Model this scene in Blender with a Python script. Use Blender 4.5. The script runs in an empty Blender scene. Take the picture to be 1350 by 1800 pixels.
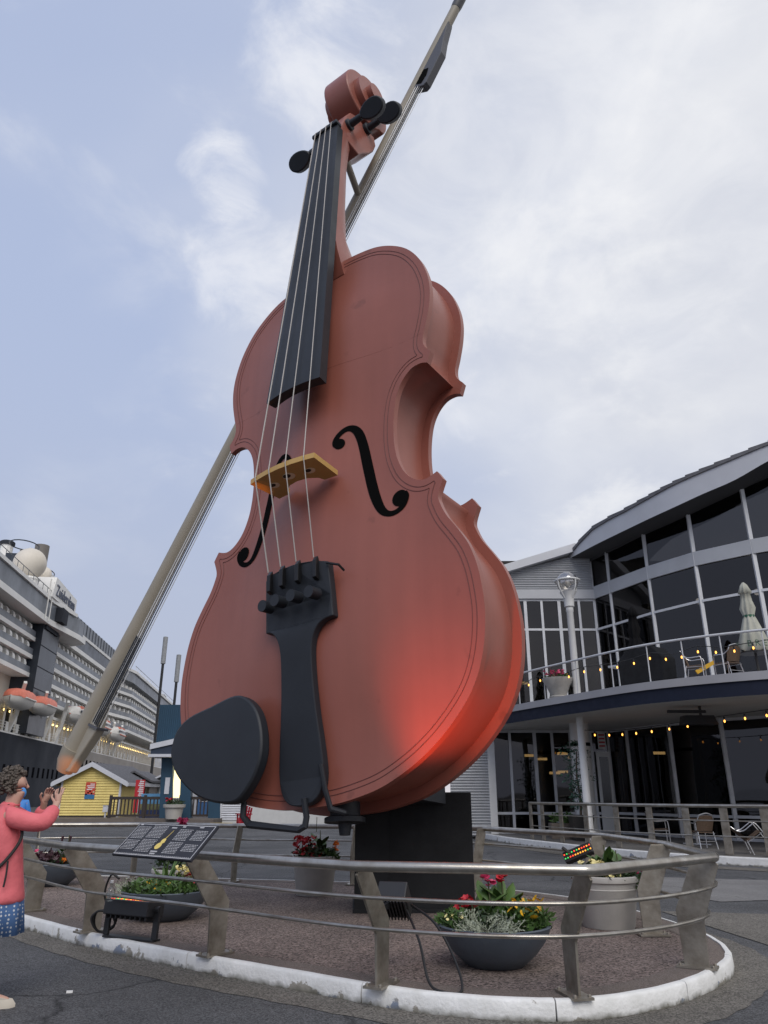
import bpy, bmesh, math, random
from mathutils import Vector, Matrix
random.seed(7)
R = math.radians
scene = bpy.context.scene
COL = scene.collection

# ------------------------------------------------------------------ camera
cam_data = bpy.data.cameras.new('camera')
cam = bpy.data.objects.new('camera', cam_data)
COL.objects.link(cam)
cam.location = (0, 0, 1.6)
cam.rotation_euler = (R(90 + 20.91), 0, 0)
cam_data.sensor_fit = 'HORIZONTAL'
cam_data.sensor_width = 36.0
cam_data.lens = 36.0 * 1300 / 1350
cam_data.clip_start = 0.05
cam_data.clip_end = 6000
scene.camera = cam

# ------------------------------------------------------------------ sky and sun
SUN_EL, SUN_AZ = 44.0, 168.0         # azimuth measured from +Y towards +X
world = bpy.data.worlds.new('World')
scene.world = world
world.use_nodes = True
nt = world.node_tree
nt.nodes.clear()
N = nt.nodes.new
L = nt.links.new
def wmath(op, a, b=None, clamp=False):
    n = N('ShaderNodeMath'); n.operation = op; n.use_clamp = clamp
    for i, v in enumerate((a, b)):
        if v is None: continue
        if isinstance(v, (int, float)): n.inputs[i].default_value = v
        else: L(v, n.inputs[i])
    return n.outputs[0]
def wmix(f, a, b):
    n = N('ShaderNodeMix'); n.data_type = 'RGBA'
    for s, v in ((n.inputs[0], f), (n.inputs[6], a), (n.inputs[7], b)):
        if isinstance(v, (int, float)): s.default_value = v
        elif isinstance(v, tuple): s.default_value = (*v, 1)
        else: L(v, s)
    return n.outputs[2]
def wramp(v, lo, hi):
    n = N('ShaderNodeMapRange'); n.interpolation_type = 'SMOOTHSTEP'; n.clamp = True
    L(v, n.inputs[0]); n.inputs[1].default_value = lo; n.inputs[2].default_value = hi
    return n.outputs[0]
sky = N('ShaderNodeTexSky'); sky.sky_type = 'NISHITA'; sky.sun_disc = False
sky.sun_elevation = R(SUN_EL); sky.sun_rotation = R(SUN_AZ)
sky.air_density = 1.4; sky.dust_density = 2.5; sky.ozone_density = 1.6
tc = N('ShaderNodeTexCoord')
sep = N('ShaderNodeSeparateXYZ'); L(tc.outputs['Generated'], sep.inputs[0])
dx, dy, dz = sep.outputs
den = wmath('ADD', wmath('MAXIMUM', dz, 0.0), 0.32)          # a cloud ceiling seen in perspective
comb = N('ShaderNodeCombineXYZ')
L(wmath('DIVIDE', dx, den), comb.inputs[0]); L(wmath('DIVIDE', dy, den), comb.inputs[1])
def wnoise(scale, detail, rough, off, dist=0.0):
    m = N('ShaderNodeMapping'); L(comb.outputs[0], m.inputs[0]); m.inputs['Location'].default_value = off
    n = N('ShaderNodeTexNoise'); n.inputs['Scale'].default_value = scale; n.inputs['Detail'].default_value = detail
    n.inputs['Roughness'].default_value = rough; n.inputs['Distortion'].default_value = dist
    L(m.outputs[0], n.inputs['Vector']); return n.outputs[0]
broad = wnoise(0.95, 4, 0.5, (3.1, 1.7, 0.0), 0.2)
puffs = wnoise(3.6, 9, 0.6, (0.9, 5.2, 2.0), 0.35)
veil = wnoise(1.9, 7, 0.55, (7.0, 0.4, 4.0), 0.2)
# the layer of cloud thickens to one side of the sky
side = wmath('ADD', wmath('MULTIPLY', dx, 0.74), wmath('MULTIPLY', dy, 0.10))
cover = wmath('ADD', broad, wmath('MULTIPLY', side, 0.42))
sheet = wramp(cover, 0.38, 0.74)
puff = wmath('MULTIPLY', wramp(puffs, 0.50, 0.70), wramp(cover, 0.30, 0.60))
tone = wramp(veil, 0.30, 0.72)
scale_n = N('ShaderNodeVectorMath'); scale_n.operation = 'SCALE'
L(sky.outputs[0], scale_n.inputs[0]); scale_n.inputs['Scale'].default_value = 0.10
blue = wmix(0.84, scale_n.outputs[0], (0.375, 0.435, 0.60))     # thin high haze over the blue
low = wramp(dz, 0.62, 0.05)
blue = wmix(wmath('MULTIPLY', low, 0.72), blue, (0.36, 0.385, 0.47))
grey = wmix(tone, (0.50, 0.522, 0.585), (0.69, 0.695, 0.71))
rose = wmix(wmath('MULTIPLY', wramp(dz, 0.22, 0.02), 0.5), grey, (0.52, 0.455, 0.47))
c1 = wmix(sheet, blue, rose)
c2 = wmix(wmath('MULTIPLY', puff, 0.55), c1, (0.72, 0.722, 0.73))
# single brighter puffs that stand before the sheet
fine = wnoise(7.5, 8, 0.62, (2.2, 8.1, 1.0), 0.5)
for (ax, ay, az_), lo_, hi_, amt in (((-.2115, .772, .781), .9968, 1.0, .85), ((-.075, .709, .9455), .990, 1.0, .6), ((-.173, .816, .665), .992, 1.0, .5), ((.21, .783, .752), .93, 1.0, .32)):
    dt = N('ShaderNodeVectorMath'); dt.operation = 'DOT_PRODUCT'; L(tc.outputs['Generated'], dt.inputs[0]); dt.inputs[1].default_value = Vector((ax, ay, az_)).normalized()
    core = wramp(dt.outputs['Value'], lo_, hi_)
    edge = wmath('MULTIPLY', wramp(wmath('ADD', core, wmath('MULTIPLY', wmath('SUBTRACT', fine, 0.5), 3.0)), 0.30, 1.40), wramp(core, 0.0, 0.35))
    c2 = wmix(wmath('MULTIPLY', edge, amt), c2, (0.76, 0.76, 0.77))
bg = N('ShaderNodeBackground'); L(c2, bg.inputs[0]); bg.inputs[1].default_value = 1.0
out = N('ShaderNodeOutputWorld'); L(bg.outputs[0], out.inputs[0])

sun_data = bpy.data.lights.new('sun', 'SUN')
sun_data.energy = 1.25
sun_data.angle = R(38)
sun_data.color = (1.0, 0.95, 0.88)
sun = bpy.data.objects.new('sun', sun_data)
COL.objects.link(sun)
sun_dir = Vector((math.sin(R(SUN_AZ)) * math.cos(R(SUN_EL)), math.cos(R(SUN_AZ)) * math.cos(R(SUN_EL)), math.sin(R(SUN_EL))))
sun.rotation_euler = sun_dir.to_track_quat('Z', 'Y').to_euler()
sun.location = (5, -20, 40)

vs = scene.view_settings
vs.view_transform = 'Standard'; vs.look = 'None'; vs.exposure = 0.38; vs.gamma = 1.0
vs.use_curve_mapping = False
scene.cycles.max_bounces = 6
scene.cycles.transparent_max_bounces = 12
scene.cycles.use_denoising = True
scene.cycles.sample_clamp_indirect = 4.0

# ------------------------------------------------------------------ helpers
def V(*a): return Vector(a)
class MB:
    def __init__(s): s.v = []; s.f = []
    def add(s, vs_, fs):
        b = len(s.v); s.v += [tuple(p) for p in vs_]; s.f += [tuple(i + b for i in q) for q in fs]; return s
    def obox(s, c, ax, ay, az):
        c, ax, ay, az = Vector(c), Vector(ax), Vector(ay), Vector(az)
        p = [c + ax * i + ay * j + az * k for k in (-1, 1) for j in (-1, 1) for i in (-1, 1)]
        return s.add(p, [(0, 2, 3, 1), (4, 5, 7, 6), (0, 1, 5, 4), (2, 6, 7, 3), (0, 4, 6, 2), (1, 3, 7, 5)])
    def box(s, a, b):
        a, b = Vector(a), Vector(b); h = (b - a) / 2
        return s.obox((a + b) / 2, (h.x, 0, 0), (0, h.y, 0), (0, 0, h.z))
    def prism(s, poly, vec):
        n = len(poly); vec = Vector(vec); p = [Vector(q) for q in poly]
        return s.add(p + [q + vec for q in p], [tuple(range(n - 1, -1, -1)), tuple(range(n, 2 * n))] +
                     [(i, (i + 1) % n, n + (i + 1) % n, n + i) for i in range(n)])
    def bar(s, a, b, w, h=None, up=(0, 0, 1)):
        a, b = Vector(a), Vector(b); h = w if h is None else h
        d = (b - a); u = Vector(up)
        if abs(d.normalized().dot(u.normalized())) > 0.98: u = Vector((1, 0, 0))
        x = d.cross(u).normalized(); y = x.cross(d).normalized()
        return s.obox((a + b) / 2, x * w / 2, d / 2, y * h / 2)
    def tube(s, pts, r, n=8, closed=False, caps=True):
        pts = [Vector(p) for p in pts]; m = len(pts)
        rs = r if isinstance(r, (list, tuple)) else [r] * m
        tang = []
        for i in range(m):
            a = pts[i - 1] if (i > 0 or closed) else pts[i]
            b = pts[(i + 1) % m] if (i < m - 1 or closed) else pts[i]
            t = (b - a); tang.append(t.normalized() if t.length > 1e-9 else Vector((0, 0, 1)))
        t0 = tang[0]; u = Vector((0, 0, 1)) if abs(t0.z) < 0.9 else Vector((1, 0, 0))
        u = (u - t0 * u.dot(t0)).normalized(); vv = []
        for i in range(m):
            t = tang[i]; u = (u - t * u.dot(t)).normalized(); w = t.cross(u)
            k = 1.0
            if 0 < i < m - 1 or closed:
                d1 = (pts[i] - pts[i - 1]).normalized(); c = max(0.5, abs(d1.dot(t))); k = 1 / c
            for j in range(n):
                an = 2 * math.pi * j / n
                vv.append(pts[i] + (u * math.cos(an) + w * math.sin(an)) * rs[i] * (k if k < 1.3 else 1.3))
        fs = []
        for i in range(m if closed else m - 1):
            for j in range(n):
                a = i * n + j; b = i * n + (j + 1) % n; i2 = ((i + 1) % m) * n
                fs.append((a, b, i2 + (j + 1) % n, i2 + j))
        if caps and not closed:
            fs.append(tuple(range(n - 1, -1, -1))); fs.append(tuple((m - 1) * n + j for j in range(n)))
        return s.add(vv, fs)
    def lathe(s, prof, n=24, c=(0, 0, 0), sx=1.0, sy=1.0):
        c = Vector(c); vv = []; fs = []; m = len(prof)
        for r, z in prof:
            for j in range(n):
                an = 2 * math.pi * j / n
                vv.append(c + Vector((r * sx * math.cos(an), r * sy * math.sin(an), z)))
        for i in range(m - 1):
            for j in range(n):
                fs.append((i * n + j, i * n + (j + 1) % n, (i + 1) * n + (j + 1) % n, (i + 1) * n + j))
        if prof[0][0] > 1e-4: fs.append(tuple(range(n - 1, -1, -1)))
        if prof[-1][0] > 1e-4: fs.append(tuple((m - 1) * n + j for j in range(n)))
        return s.add(vv, fs)
    def ball(s, c, r, n=12, m=8, sc=(1, 1, 1)):
        prof = [(max(1e-5, r * math.sin(math.pi * i / m)), -r * math.cos(math.pi * i / m)) for i in range(m + 1)]
        b = MB().lathe(prof, n); c = Vector(c)
        return s.add([c + Vector((p[0] * sc[0], p[1] * sc[1], p[2] * sc[2])) for p in b.v], b.f)
    def quad(s, a, b, c, d): return s.add([a, b, c, d], [(0, 1, 2, 3)])
    def xf(s, M): s.v = [tuple(M @ Vector(p)) for p in s.v]; return s
    def mesh(s, name, mat=None, smooth=False):
        me = bpy.data.meshes.new(name); me.from_pydata(s.v, [], s.f); me.update()
        if mat: me.materials.append(mat)
        if smooth is not False:
            for p in me.polygons: p.use_smooth = True
            if smooth is not True: me.set_sharp_from_angle(angle=R(smooth))
        return me
    def build(s, name, mat, parent=None, smooth=False, bevel=0, kind=None):
        o = link(name, s.mesh(name, mat, smooth), parent)
        if bevel:
            b = o.modifiers.new('bevel', 'BEVEL'); b.width = bevel; b.segments = 2; b.limit_method = 'ANGLE'; b.angle_limit = R(40)
        if kind: o['kind'] = kind
        return o
def link(name, data, parent=None, M=None):
    o = bpy.data.objects.new(name, data); COL.objects.link(o)
    if parent is not None: o.parent = parent
    if M is not None: o.matrix_basis = M
    return o
def tag(o, label, cat, group=None, kind=None):
    o['label'] = label; o['category'] = cat
    if group: o['group'] = group
    if kind: o['kind'] = kind
    return o
def thing(name, label, cat, loc=(0, 0, 0), rotz=0.0, group=None):
    o = bpy.data.objects.new(name, None); COL.objects.link(o); o.empty_display_size = 0.2
    o.location = loc; o.rotation_euler = (0, 0, rotz)
    return tag(o, label, cat, group)
def struct(o): o['kind'] = 'structure'; return o
def copy_tree(o, parent=None):
    c = o.copy(); COL.objects.link(c); c.parent = parent
    for ch in list(o.children): copy_tree(ch, c)
    return c
def catmull(pts, k=6, closed=False):
    pts = [Vector(p) for p in pts]; n = len(pts); out_ = []
    for i in range(n if closed else n - 1):
        if closed: p0, p1, p2, p3 = pts[i - 1], pts[i], pts[(i + 1) % n], pts[(i + 2) % n]
        else: p0, p1, p2, p3 = pts[max(i - 1, 0)], pts[i], pts[i + 1], pts[min(i + 2, n - 1)]
        for j in range(k):
            t = j / k
            out_.append(0.5 * ((2 * p1) + (p2 - p0) * t + (2 * p0 - 5 * p1 + 4 * p2 - p3) * t * t + (3 * p1 - p0 - 3 * p2 + p3) * t ** 3))
    if not closed: out_.append(pts[-1])
    return out_
def normals2(pts, closed=True):
    """outward normals of a counter-clockwise plan polyline"""
    n = len(pts); res = []
    for i in range(n):
        a = pts[i - 1] if (closed or i > 0) else pts[i]; b = pts[(i + 1) % n] if (closed or i < n - 1) else pts[i]
        d = Vector((b[0] - a[0], b[1] - a[1])).normalized(); res.append(Vector((d.y, -d.x)))
    return res

# ------------------------------------------------------------------ materials
MATS = {}
def mat(name, col, rough=0.6, metal=0.0, var=0.0, vscale=3.0, col2=None, bump=0.0, bscale=40.0, spec=0.5, speck=0.0, sscale=120.0, emit=None, estr=0.0, alpha=None):
    if name in MATS: return MATS[name]
    m = bpy.data.materials.new(name); m.use_nodes = True; t = m.node_tree; b = t.nodes['Principled BSDF']
    b.inputs['Roughness'].default_value = rough; b.inputs['Metallic'].default_value = metal
    b.inputs['Specular IOR Level'].default_value = spec
    b.inputs['Base Color'].default_value = (*col, 1)
    co = t.nodes.new('ShaderNodeTexCoord').outputs['Object']
    src = None
    if var or col2:
        n = t.nodes.new('ShaderNodeTexNoise'); n.inputs['Scale'].default_value = vscale; n.inputs['Detail'].default_value = 7; n.inputs['Roughness'].default_value = 0.62
        t.links.new(co, n.inputs['Vector'])
        mp = t.nodes.new('ShaderNodeMapRange'); t.links.new(n.outputs[0], mp.inputs[0]); mp.inputs[1].default_value = 0.3; mp.inputs[2].default_value = 0.7
        mx = t.nodes.new('ShaderNodeMix'); mx.data_type = 'RGBA'
        c2 = col2 if col2 else tuple(c * (1 - var) for c in col); c1 = col if col2 else tuple(min(1, c * (1 + var)) for c in col)
        mx.inputs[6].default_value = (*c2, 1); mx.inputs[7].default_value = (*c1, 1)
        t.links.new(mp.outputs[0], mx.inputs[0]); src = mx.outputs[2]
        mr = t.nodes.new('ShaderNodeMapRange'); t.links.new(n.outputs[0], mr.inputs[0]); mr.inputs[1].default_value = 0.3; mr.inputs[2].default_value = 0.7
        mr.inputs[3].default_value = min(1, rough * 1.15); mr.inputs[4].default_value = rough * 0.85
        t.links.new(mr.outputs[0], b.inputs['Roughness'])
    if speck:
        n2 = t.nodes.new('ShaderNodeTexVoronoi'); n2.inputs['Scale'].default_value = sscale; t.links.new(co, n2.inputs['Vector'])
        hs = t.nodes.new('ShaderNodeSeparateColor'); t.links.new(n2.outputs['Color'], hs.inputs[0])
        mr2 = t.nodes.new('ShaderNodeMapRange'); t.links.new(hs.outputs[0], mr2.inputs[0]); mr2.inputs[3].default_value = 1 - speck; mr2.inputs[4].default_value = 1 + speck
        sc = t.nodes.new('ShaderNodeVectorMath'); sc.operation = 'SCALE'; t.links.new(mr2.outputs[0], sc.inputs['Scale'])
        if src is not None: t.links.new(src, sc.inputs[0])
        else: sc.inputs[0].default_value = col
        src = sc.outputs[0]
    if src is not None: t.links.new(src, b.inputs['Base Color'])
    if bump:
        n3 = t.nodes.new('ShaderNodeTexNoise'); n3.inputs['Scale'].default_value = bscale; n3.inputs['Detail'].default_value = 5; t.links.new(co, n3.inputs['Vector'])
        bp = t.nodes.new('ShaderNodeBump'); bp.inputs['Strength'].default_value = bump; bp.inputs['Distance'].default_value = 0.02
        t.links.new(n3.outputs[0], bp.inputs['Height']); t.links.new(bp.outputs[0], b.inputs['Normal'])
    if emit: b.inputs['Emission Color'].default_value = (*emit, 1); b.inputs['Emission Strength'].default_value = estr
    MATS[name] = m
    return m
def glass(name, tint=(0.5, 0.52, 0.54), base=0.06, wav=0.0):
    if name in MATS: return MATS[name]
    m = bpy.data.materials.new(name); m.use_nodes = True; t = m.node_tree; t.nodes.clear()
    o = t.nodes.new('ShaderNodeOutputMaterial'); mx = t.nodes.new('ShaderNodeMixShader')
    tr = t.nodes.new('ShaderNodeBsdfTransparent'); tr.inputs[0].default_value = (*tint, 1)
    gl = t.nodes.new('ShaderNodeBsdfGlossy'); gl.inputs['Roughness'].default_value = 0.02; gl.inputs[0].default_value = (0.9, 0.88, 0.9, 1)
    fr = t.nodes.new('ShaderNodeLayerWeight'); fr.inputs[0].default_value = 0.5
    pw = t.nodes.new('ShaderNodeMath'); pw.operation = 'POWER'; t.links.new(fr.outputs['Facing'], pw.inputs[0]); pw.inputs[1].default_value = 5.0
    mr = t.nodes.new('ShaderNodeMapRange'); t.links.new(pw.outputs[0], mr.inputs[0]); mr.inputs[3].default_value = base; mr.inputs[4].default_value = 1
    t.links.new(mr.outputs[0], mx.inputs[0]); t.links.new(tr.outputs[0], mx.inputs[1]); t.links.new(gl.outputs[0], mx.inputs[2]); t.links.new(mx.outputs[0], o.inputs[0])
    if wav:
        c = t.nodes.new('ShaderNodeTexCoord'); n = t.nodes.new('ShaderNodeTexNoise'); n.inputs['Scale'].default_value = 0.55; n.inputs['Detail'].default_value = 1
        t.links.new(c.outputs['Object'], n.inputs['Vector']); bp = t.nodes.new('ShaderNodeBump'); bp.inputs['Strength'].default_value = 0.5; bp.inputs['Distance'].default_value = wav
        t.links.new(n.outputs[0], bp.inputs['Height']); t.links.new(bp.outputs[0], gl.inputs['Normal']); t.links.new(bp.outputs[0], fr.inputs['Normal'])
    MATS[name] = m
    return m
def emis(name, col, strength):
    return mat(name, (0.02, 0.02, 0.02), emit=col, estr=strength)
def text_mb(body, size, M, depth=0.004):
    """flat print: lettering as a thin mesh"""
    cu = bpy.data.curves.new('lettering', 'FONT'); cu.body = body; cu.size = size; cu.extrude = depth; cu.align_x = 'CENTER'; cu.align_y = 'CENTER'; cu.resolution_u = 2
    ob = bpy.data.objects.new('lettering', cu); COL.objects.link(ob)
    dg = bpy.context.evaluated_depsgraph_get(); me = bpy.data.meshes.new_from_object(ob.evaluated_get(dg))
    mb = MB().add([M @ v.co for v in me.vertices], [tuple(p.vertices) for p in me.polygons])
    bpy.data.objects.remove(ob); bpy.data.curves.remove(cu); bpy.data.meshes.remove(me)
    return mb
def frame_m(o, x, y):
    """matrix with local X and Y in the plane of a sign"""
    x = Vector(x).normalized(); y = Vector(y); y = (y - x * x.dot(y)).normalized(); z = x.cross(y)
    return Matrix((x, y, z)).transposed().to_4x4() if o is None else Matrix.Translation(Vector(o)) @ Matrix((x, y, z)).transposed().to_4x4()
# ================================================================== the setting
E_SHIP = Vector((-math.sin(R(7.9)), math.cos(R(7.9)), 0)); M_SHIP = Vector((E_SHIP.y, -E_SHIP.x, 0))
def SP(a, o, z): return E_SHIP * a + M_SHIP * (o - 35.0) + Vector((0, 0, z))

def ground_mat(name, c, c2, cs, speck, crack=0.0, patch=0.35):
    m = mat(name, c, 0.9, var=0.2, vscale=0.9, col2=c2, bump=0.5, bscale=160, speck=speck, sscale=cs, spec=0.3)
    t = m.node_tree; b = t.nodes['Principled BSDF']; src = b.inputs['Base Color'].links[0].from_socket
    co = t.nodes.new('ShaderNodeTexCoord').outputs['Object']
    n = t.nodes.new('ShaderNodeTexNoise'); n.inputs['Scale'].default_value = 0.28; n.inputs['Detail'].default_value = 5; t.links.new(co, n.inputs['Vector'])
    mr = t.nodes.new('ShaderNodeMapRange'); t.links.new(n.outputs[0], mr.inputs[0]); mr.inputs[1].default_value = 0.3; mr.inputs[2].default_value = 0.7; mr.inputs[3].default_value = 1 - patch; mr.inputs[4].default_value = 1 + patch
    sc = t.nodes.new('ShaderNodeVectorMath'); sc.operation = 'SCALE'; t.links.new(src, sc.inputs[0]); t.links.new(mr.outputs[0], sc.inputs['Scale']); last = sc.outputs[0]
    if crack:
        v = t.nodes.new('ShaderNodeTexVoronoi'); v.feature = 'DISTANCE_TO_EDGE'; v.inputs['Scale'].default_value = 0.32
        w = t.nodes.new('ShaderNodeTexNoise'); w.inputs['Scale'].default_value = 2.2; w.inputs['Detail'].default_value = 6; t.links.new(co, w.inputs['Vector'])
        ad = t.nodes.new('ShaderNodeMixRGB'); ad.blend_type = 'ADD'; ad.inputs[0].default_value = 0.5; t.links.new(co, ad.inputs[1]); t.links.new(w.outputs['Color'], ad.inputs[2]); t.links.new(ad.outputs[0], v.inputs['Vector'])
        r = t.nodes.new('ShaderNodeMapRange'); t.links.new(v.outputs['Distance'], r.inputs[0]); r.inputs[1].default_value = 0.0; r.inputs[2].default_value = 0.012; r.inputs[3].default_value = 1 - crack; r.inputs[4].default_value = 1
        s2 = t.nodes.new('ShaderNodeVectorMath'); s2.operation = 'SCALE'; t.links.new(last, s2.inputs[0]); t.links.new(r.outputs[0], s2.inputs['Scale']); last = s2.outputs[0]
    t.links.new(last, b.inputs['Base Color'])
    return m
M_ASPH = ground_mat('asphalt', (0.102, 0.102, 0.105), (0.075, 0.076, 0.079), 95, 0.6, 0.6, 0.26)
M_APRON = ground_mat('worn_asphalt', (0.16, 0.148, 0.13), (0.12, 0.112, 0.10), 85, 0.6, 0.0, 0.22)
M_CONC = ground_mat('road_concrete', (0.21, 0.205, 0.20), (0.165, 0.16, 0.158), 150, 0.35, 0.3, 0.2)
M_AGG = ground_mat('exposed_aggregate', (0.20, 0.155, 0.135), (0.145, 0.115, 0.103), 62, 0.8, 0.0, 0.22)
M_COPE = ground_mat('coping_concrete', (0.19, 0.155, 0.135), (0.14, 0.118, 0.105), 140, 0.4, 0.0, 0.25)
M_PATIO = ground_mat('patio_concrete', (0.20, 0.19, 0.18), (0.15, 0.143, 0.136), 60, 0.25, 0.0, 0.2)

def painted_kerb():
    m = mat('kerb_paint', (0.80, 0.80, 0.79), 0.55, col2=(0.66, 0.66, 0.64), vscale=6, bump=0.35, bscale=30)
    t = m.node_tree; b = t.nodes['Principled BSDF']; src = b.inputs['Base Color'].links[0].from_socket
    co = t.nodes.new('ShaderNodeTexCoord').outputs['Object']
    n = t.nodes.new('ShaderNodeTexNoise'); n.inputs['Scale'].default_value = 3.3; n.inputs['Detail'].default_value = 9; n.inputs['Roughness'].default_value = 0.68; t.links.new(co, n.inputs['Vector'])
    g = t.nodes.new('ShaderNodeSeparateXYZ'); t.links.new(co, g.inputs[0])
    lo = t.nodes.new('ShaderNodeMapRange'); t.links.new(g.outputs[2], lo.inputs[0]); lo.inputs[1].default_value = 0.0; lo.inputs[2].default_value = 0.13; lo.inputs[3].default_value = 0.10; lo.inputs[4].default_value = -0.035
    ad = t.nodes.new('ShaderNodeMath'); t.links.new(n.outputs[0], ad.inputs[0]); t.links.new(lo.outputs[0], ad.inputs[1])
    r = t.nodes.new('ShaderNodeMapRange'); t.links.new(ad.outputs[0], r.inputs[0]); r.inputs[1].default_value = 0.612; r.inputs[2].default_value = 0.628
    n2 = t.nodes.new('ShaderNodeTexNoise'); n2.inputs['Scale'].default_value = 5; t.links.new(co, n2.inputs['Vector'])
    r2 = t.nodes.new('ShaderNodeMapRange'); t.links.new(n2.outputs[0], r2.inputs[0]); r2.inputs[1].default_value = 0.52; r2.inputs[2].default_value = 0.58
    chip = t.nodes.new('ShaderNodeMix'); chip.data_type = 'RGBA'; chip.inputs[6].default_value = (0.33, 0.31, 0.27, 1); chip.inputs[7].default_value = (0.22, 0.26, 0.34, 1); t.links.new(r2.outputs[0], chip.inputs[0])
    mx = t.nodes.new('ShaderNodeMix'); mx.data_type = 'RGBA'; t.links.new(r.outputs[0], mx.inputs[0]); t.links.new(src, mx.inputs[6]); t.links.new(chip.outputs[2], mx.inputs[7])
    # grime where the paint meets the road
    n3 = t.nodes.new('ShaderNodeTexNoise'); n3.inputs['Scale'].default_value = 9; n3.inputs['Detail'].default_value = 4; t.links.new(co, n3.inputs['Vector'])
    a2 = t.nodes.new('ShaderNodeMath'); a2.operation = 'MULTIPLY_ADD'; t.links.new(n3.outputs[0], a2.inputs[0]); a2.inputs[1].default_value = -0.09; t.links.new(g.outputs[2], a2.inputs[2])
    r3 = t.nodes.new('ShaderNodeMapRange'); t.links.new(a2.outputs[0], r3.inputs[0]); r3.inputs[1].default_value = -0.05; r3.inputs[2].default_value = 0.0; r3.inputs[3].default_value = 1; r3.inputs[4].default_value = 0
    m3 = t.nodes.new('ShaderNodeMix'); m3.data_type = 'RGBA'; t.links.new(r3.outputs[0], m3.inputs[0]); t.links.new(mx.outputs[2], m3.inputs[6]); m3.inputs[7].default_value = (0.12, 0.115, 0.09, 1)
    t.links.new(m3.outputs[2], b.inputs['Base Color'])
    return m
M_KERB = painted_kerb()

# ground sheet to the horizon, cut off along the quay edge; the harbour lies lower
g = [SP(-900, 2.5, 0), SP(60, 2.5, 0), SP(1500, 2.5, 0), V(2600, 1500, 0), V(2600, -900, 0)]
mb = MB().add(g, [(4, 3, 2, 1, 0)]); struct(mb.build('ground', M_ASPH))
M_WATER = mat('harbour_water', (0.02, 0.03, 0.035), 0.08, bump=0.6, bscale=0.8)
struct(MB().add([V(-3000, -900, -3), V(2600, -900, -3), V(2600, 4000, -3), V(-3000, 4000, -3)], [(0, 1, 2, 3)]).build('water', M_WATER))
struct(MB().add([SP(-900, 2.5, -3), SP(1500, 2.5, -3), SP(1500, 2.5, -.004), SP(-900, 2.5, -.004)], [(0, 1, 2, 3)]).build('quay_wall', M_CONC))

# the oval island
KERB = catmull([V(x, y, 0) for x, y in ((1.3, 6.56), (2.15, 6.88), (2.85, 7.5), (3.38, 8.25), (3.62, 9.2), (3.58, 10.4), (3.28, 11.8), (2.6, 13.0), (1.6, 13.95), (0, 14.6),
        (-2.7, 15.3), (-4.9, 15.8), (-6.6, 15.7), (-7.5, 14.9), (-7.3, 13.6), (-6.1, 12.15), (-4.66, 10.76), (-3.3, 9.46), (-1.94, 8.37), (-.7, 7.47), (.3, 6.8))], 8, True)
KN = normals2(KERB)
def koff(d, z): return [Vector((p.x + n.x * d, p.y + n.y * d, z)) for p, n in zip(KERB, KN)]
def ring(name, a, b, m):
    n = len(a); mb = MB().add(a + b, [(i, (i + 1) % n, n + (i + 1) % n, n + i) for i in range(n)])
    return mb.build(name, m)
jag = [0.40 + 0.04 * math.sin(i * .23) + 0.015 * math.sin(i * 1.9 + 1) for i in range(len(KERB))]
apron = [Vector((p.x + n.x * j, p.y + n.y * j, .004)) for p, n, j in zip(KERB, KN, jag)]
struct(ring('road_apron', apron, koff(-.02, .004), M_APRON))
top = koff(-.33, .131)
struct(MB().add(top, [tuple(range(len(top)))]).build('platform', M_AGG))
struct(ring('coping', koff(-.055, .135), koff(-.335, .135), M_COPE))
kerb = struct(bpy.data.objects.new('kerb', None)); COL.objects.link(kerb)
NSEG = 14; n = len(KERB); step = n // NSEG
prof = ((0.0, -.03), (0.004, .05), (0.0, .122), (-.012, .14), (-.03, .146), (-.062, .146), (-.062, -.03))
for s in range(NSEG):
    i0 = s * step; i1 = (s + 1) * step if s < NSEG - 1 else n
    pts = [(KERB[i % n], KN[i % n]) for i in range(i0, i1 + 1)]
    d0 = (pts[1][0] - pts[0][0]).normalized() * .006; d1 = (pts[-1][0] - pts[-2][0]).normalized() * .006
    vv = []
    wob = random.uniform(-.004, .004)
    for k, (p, nn) in enumerate(pts):
        q = p + d0 if k == 0 else (p - d1 if k == len(pts) - 1 else p)
        for r_, z in prof:
            w = .004 * math.sin(k * 1.7 + s * 3 + z * 40)
            vv.append((q.x + nn.x * (r_ + w), q.y + nn.y * (r_ + w), z + wob))
    m_ = len(prof); ff = []
    for k in range(len(pts) - 1):
        for j in range(m_):
            ff.append((k * m_ + j, (k + 1) * m_ + j, (k + 1) * m_ + (j + 1) % m_, k * m_ + (j + 1) % m_))
    ff += [tuple(range(m_)), tuple((len(pts) - 1) * m_ + j for j in range(m_ - 1, -1, -1))]
    MB().add(vv, ff).build('kerb_stone', M_KERB, kerb, smooth=50)

# paler concrete lanes laid across the asphalt
def sheet(name, poly, z, m): return struct(MB().add([V(x, y, z) for x, y in poly], [tuple(range(len(poly)))]).build(name, m))
sheet('concrete_lane', [(4.15, 16.2), (5.35, 13.2), (9.5, 14.2), (12, 15.4), (12, 17.2), (8.2, 16.2), (5.6, 17.0), (4.7, 18.0)], .008, M_CONC)
sheet('concrete_gutter', [(2.4, 29.5), (4.0, 29.3), (4.85, 25.4), (6.05, 22.0), (7.4, 19.9), (8.9, 18.7), (13.5, 16.0), (13.5, 15.2), (8.5, 18.1), (6.9, 19.4), (5.5, 21.6), (4.3, 25.2)], .009, M_APRON)
sheet('concrete_lane', [(4.05, 12.2), (4.35, 9.6), (7.0, 8.6), (7.0, 11.6)], .008, M_APRON)

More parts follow.
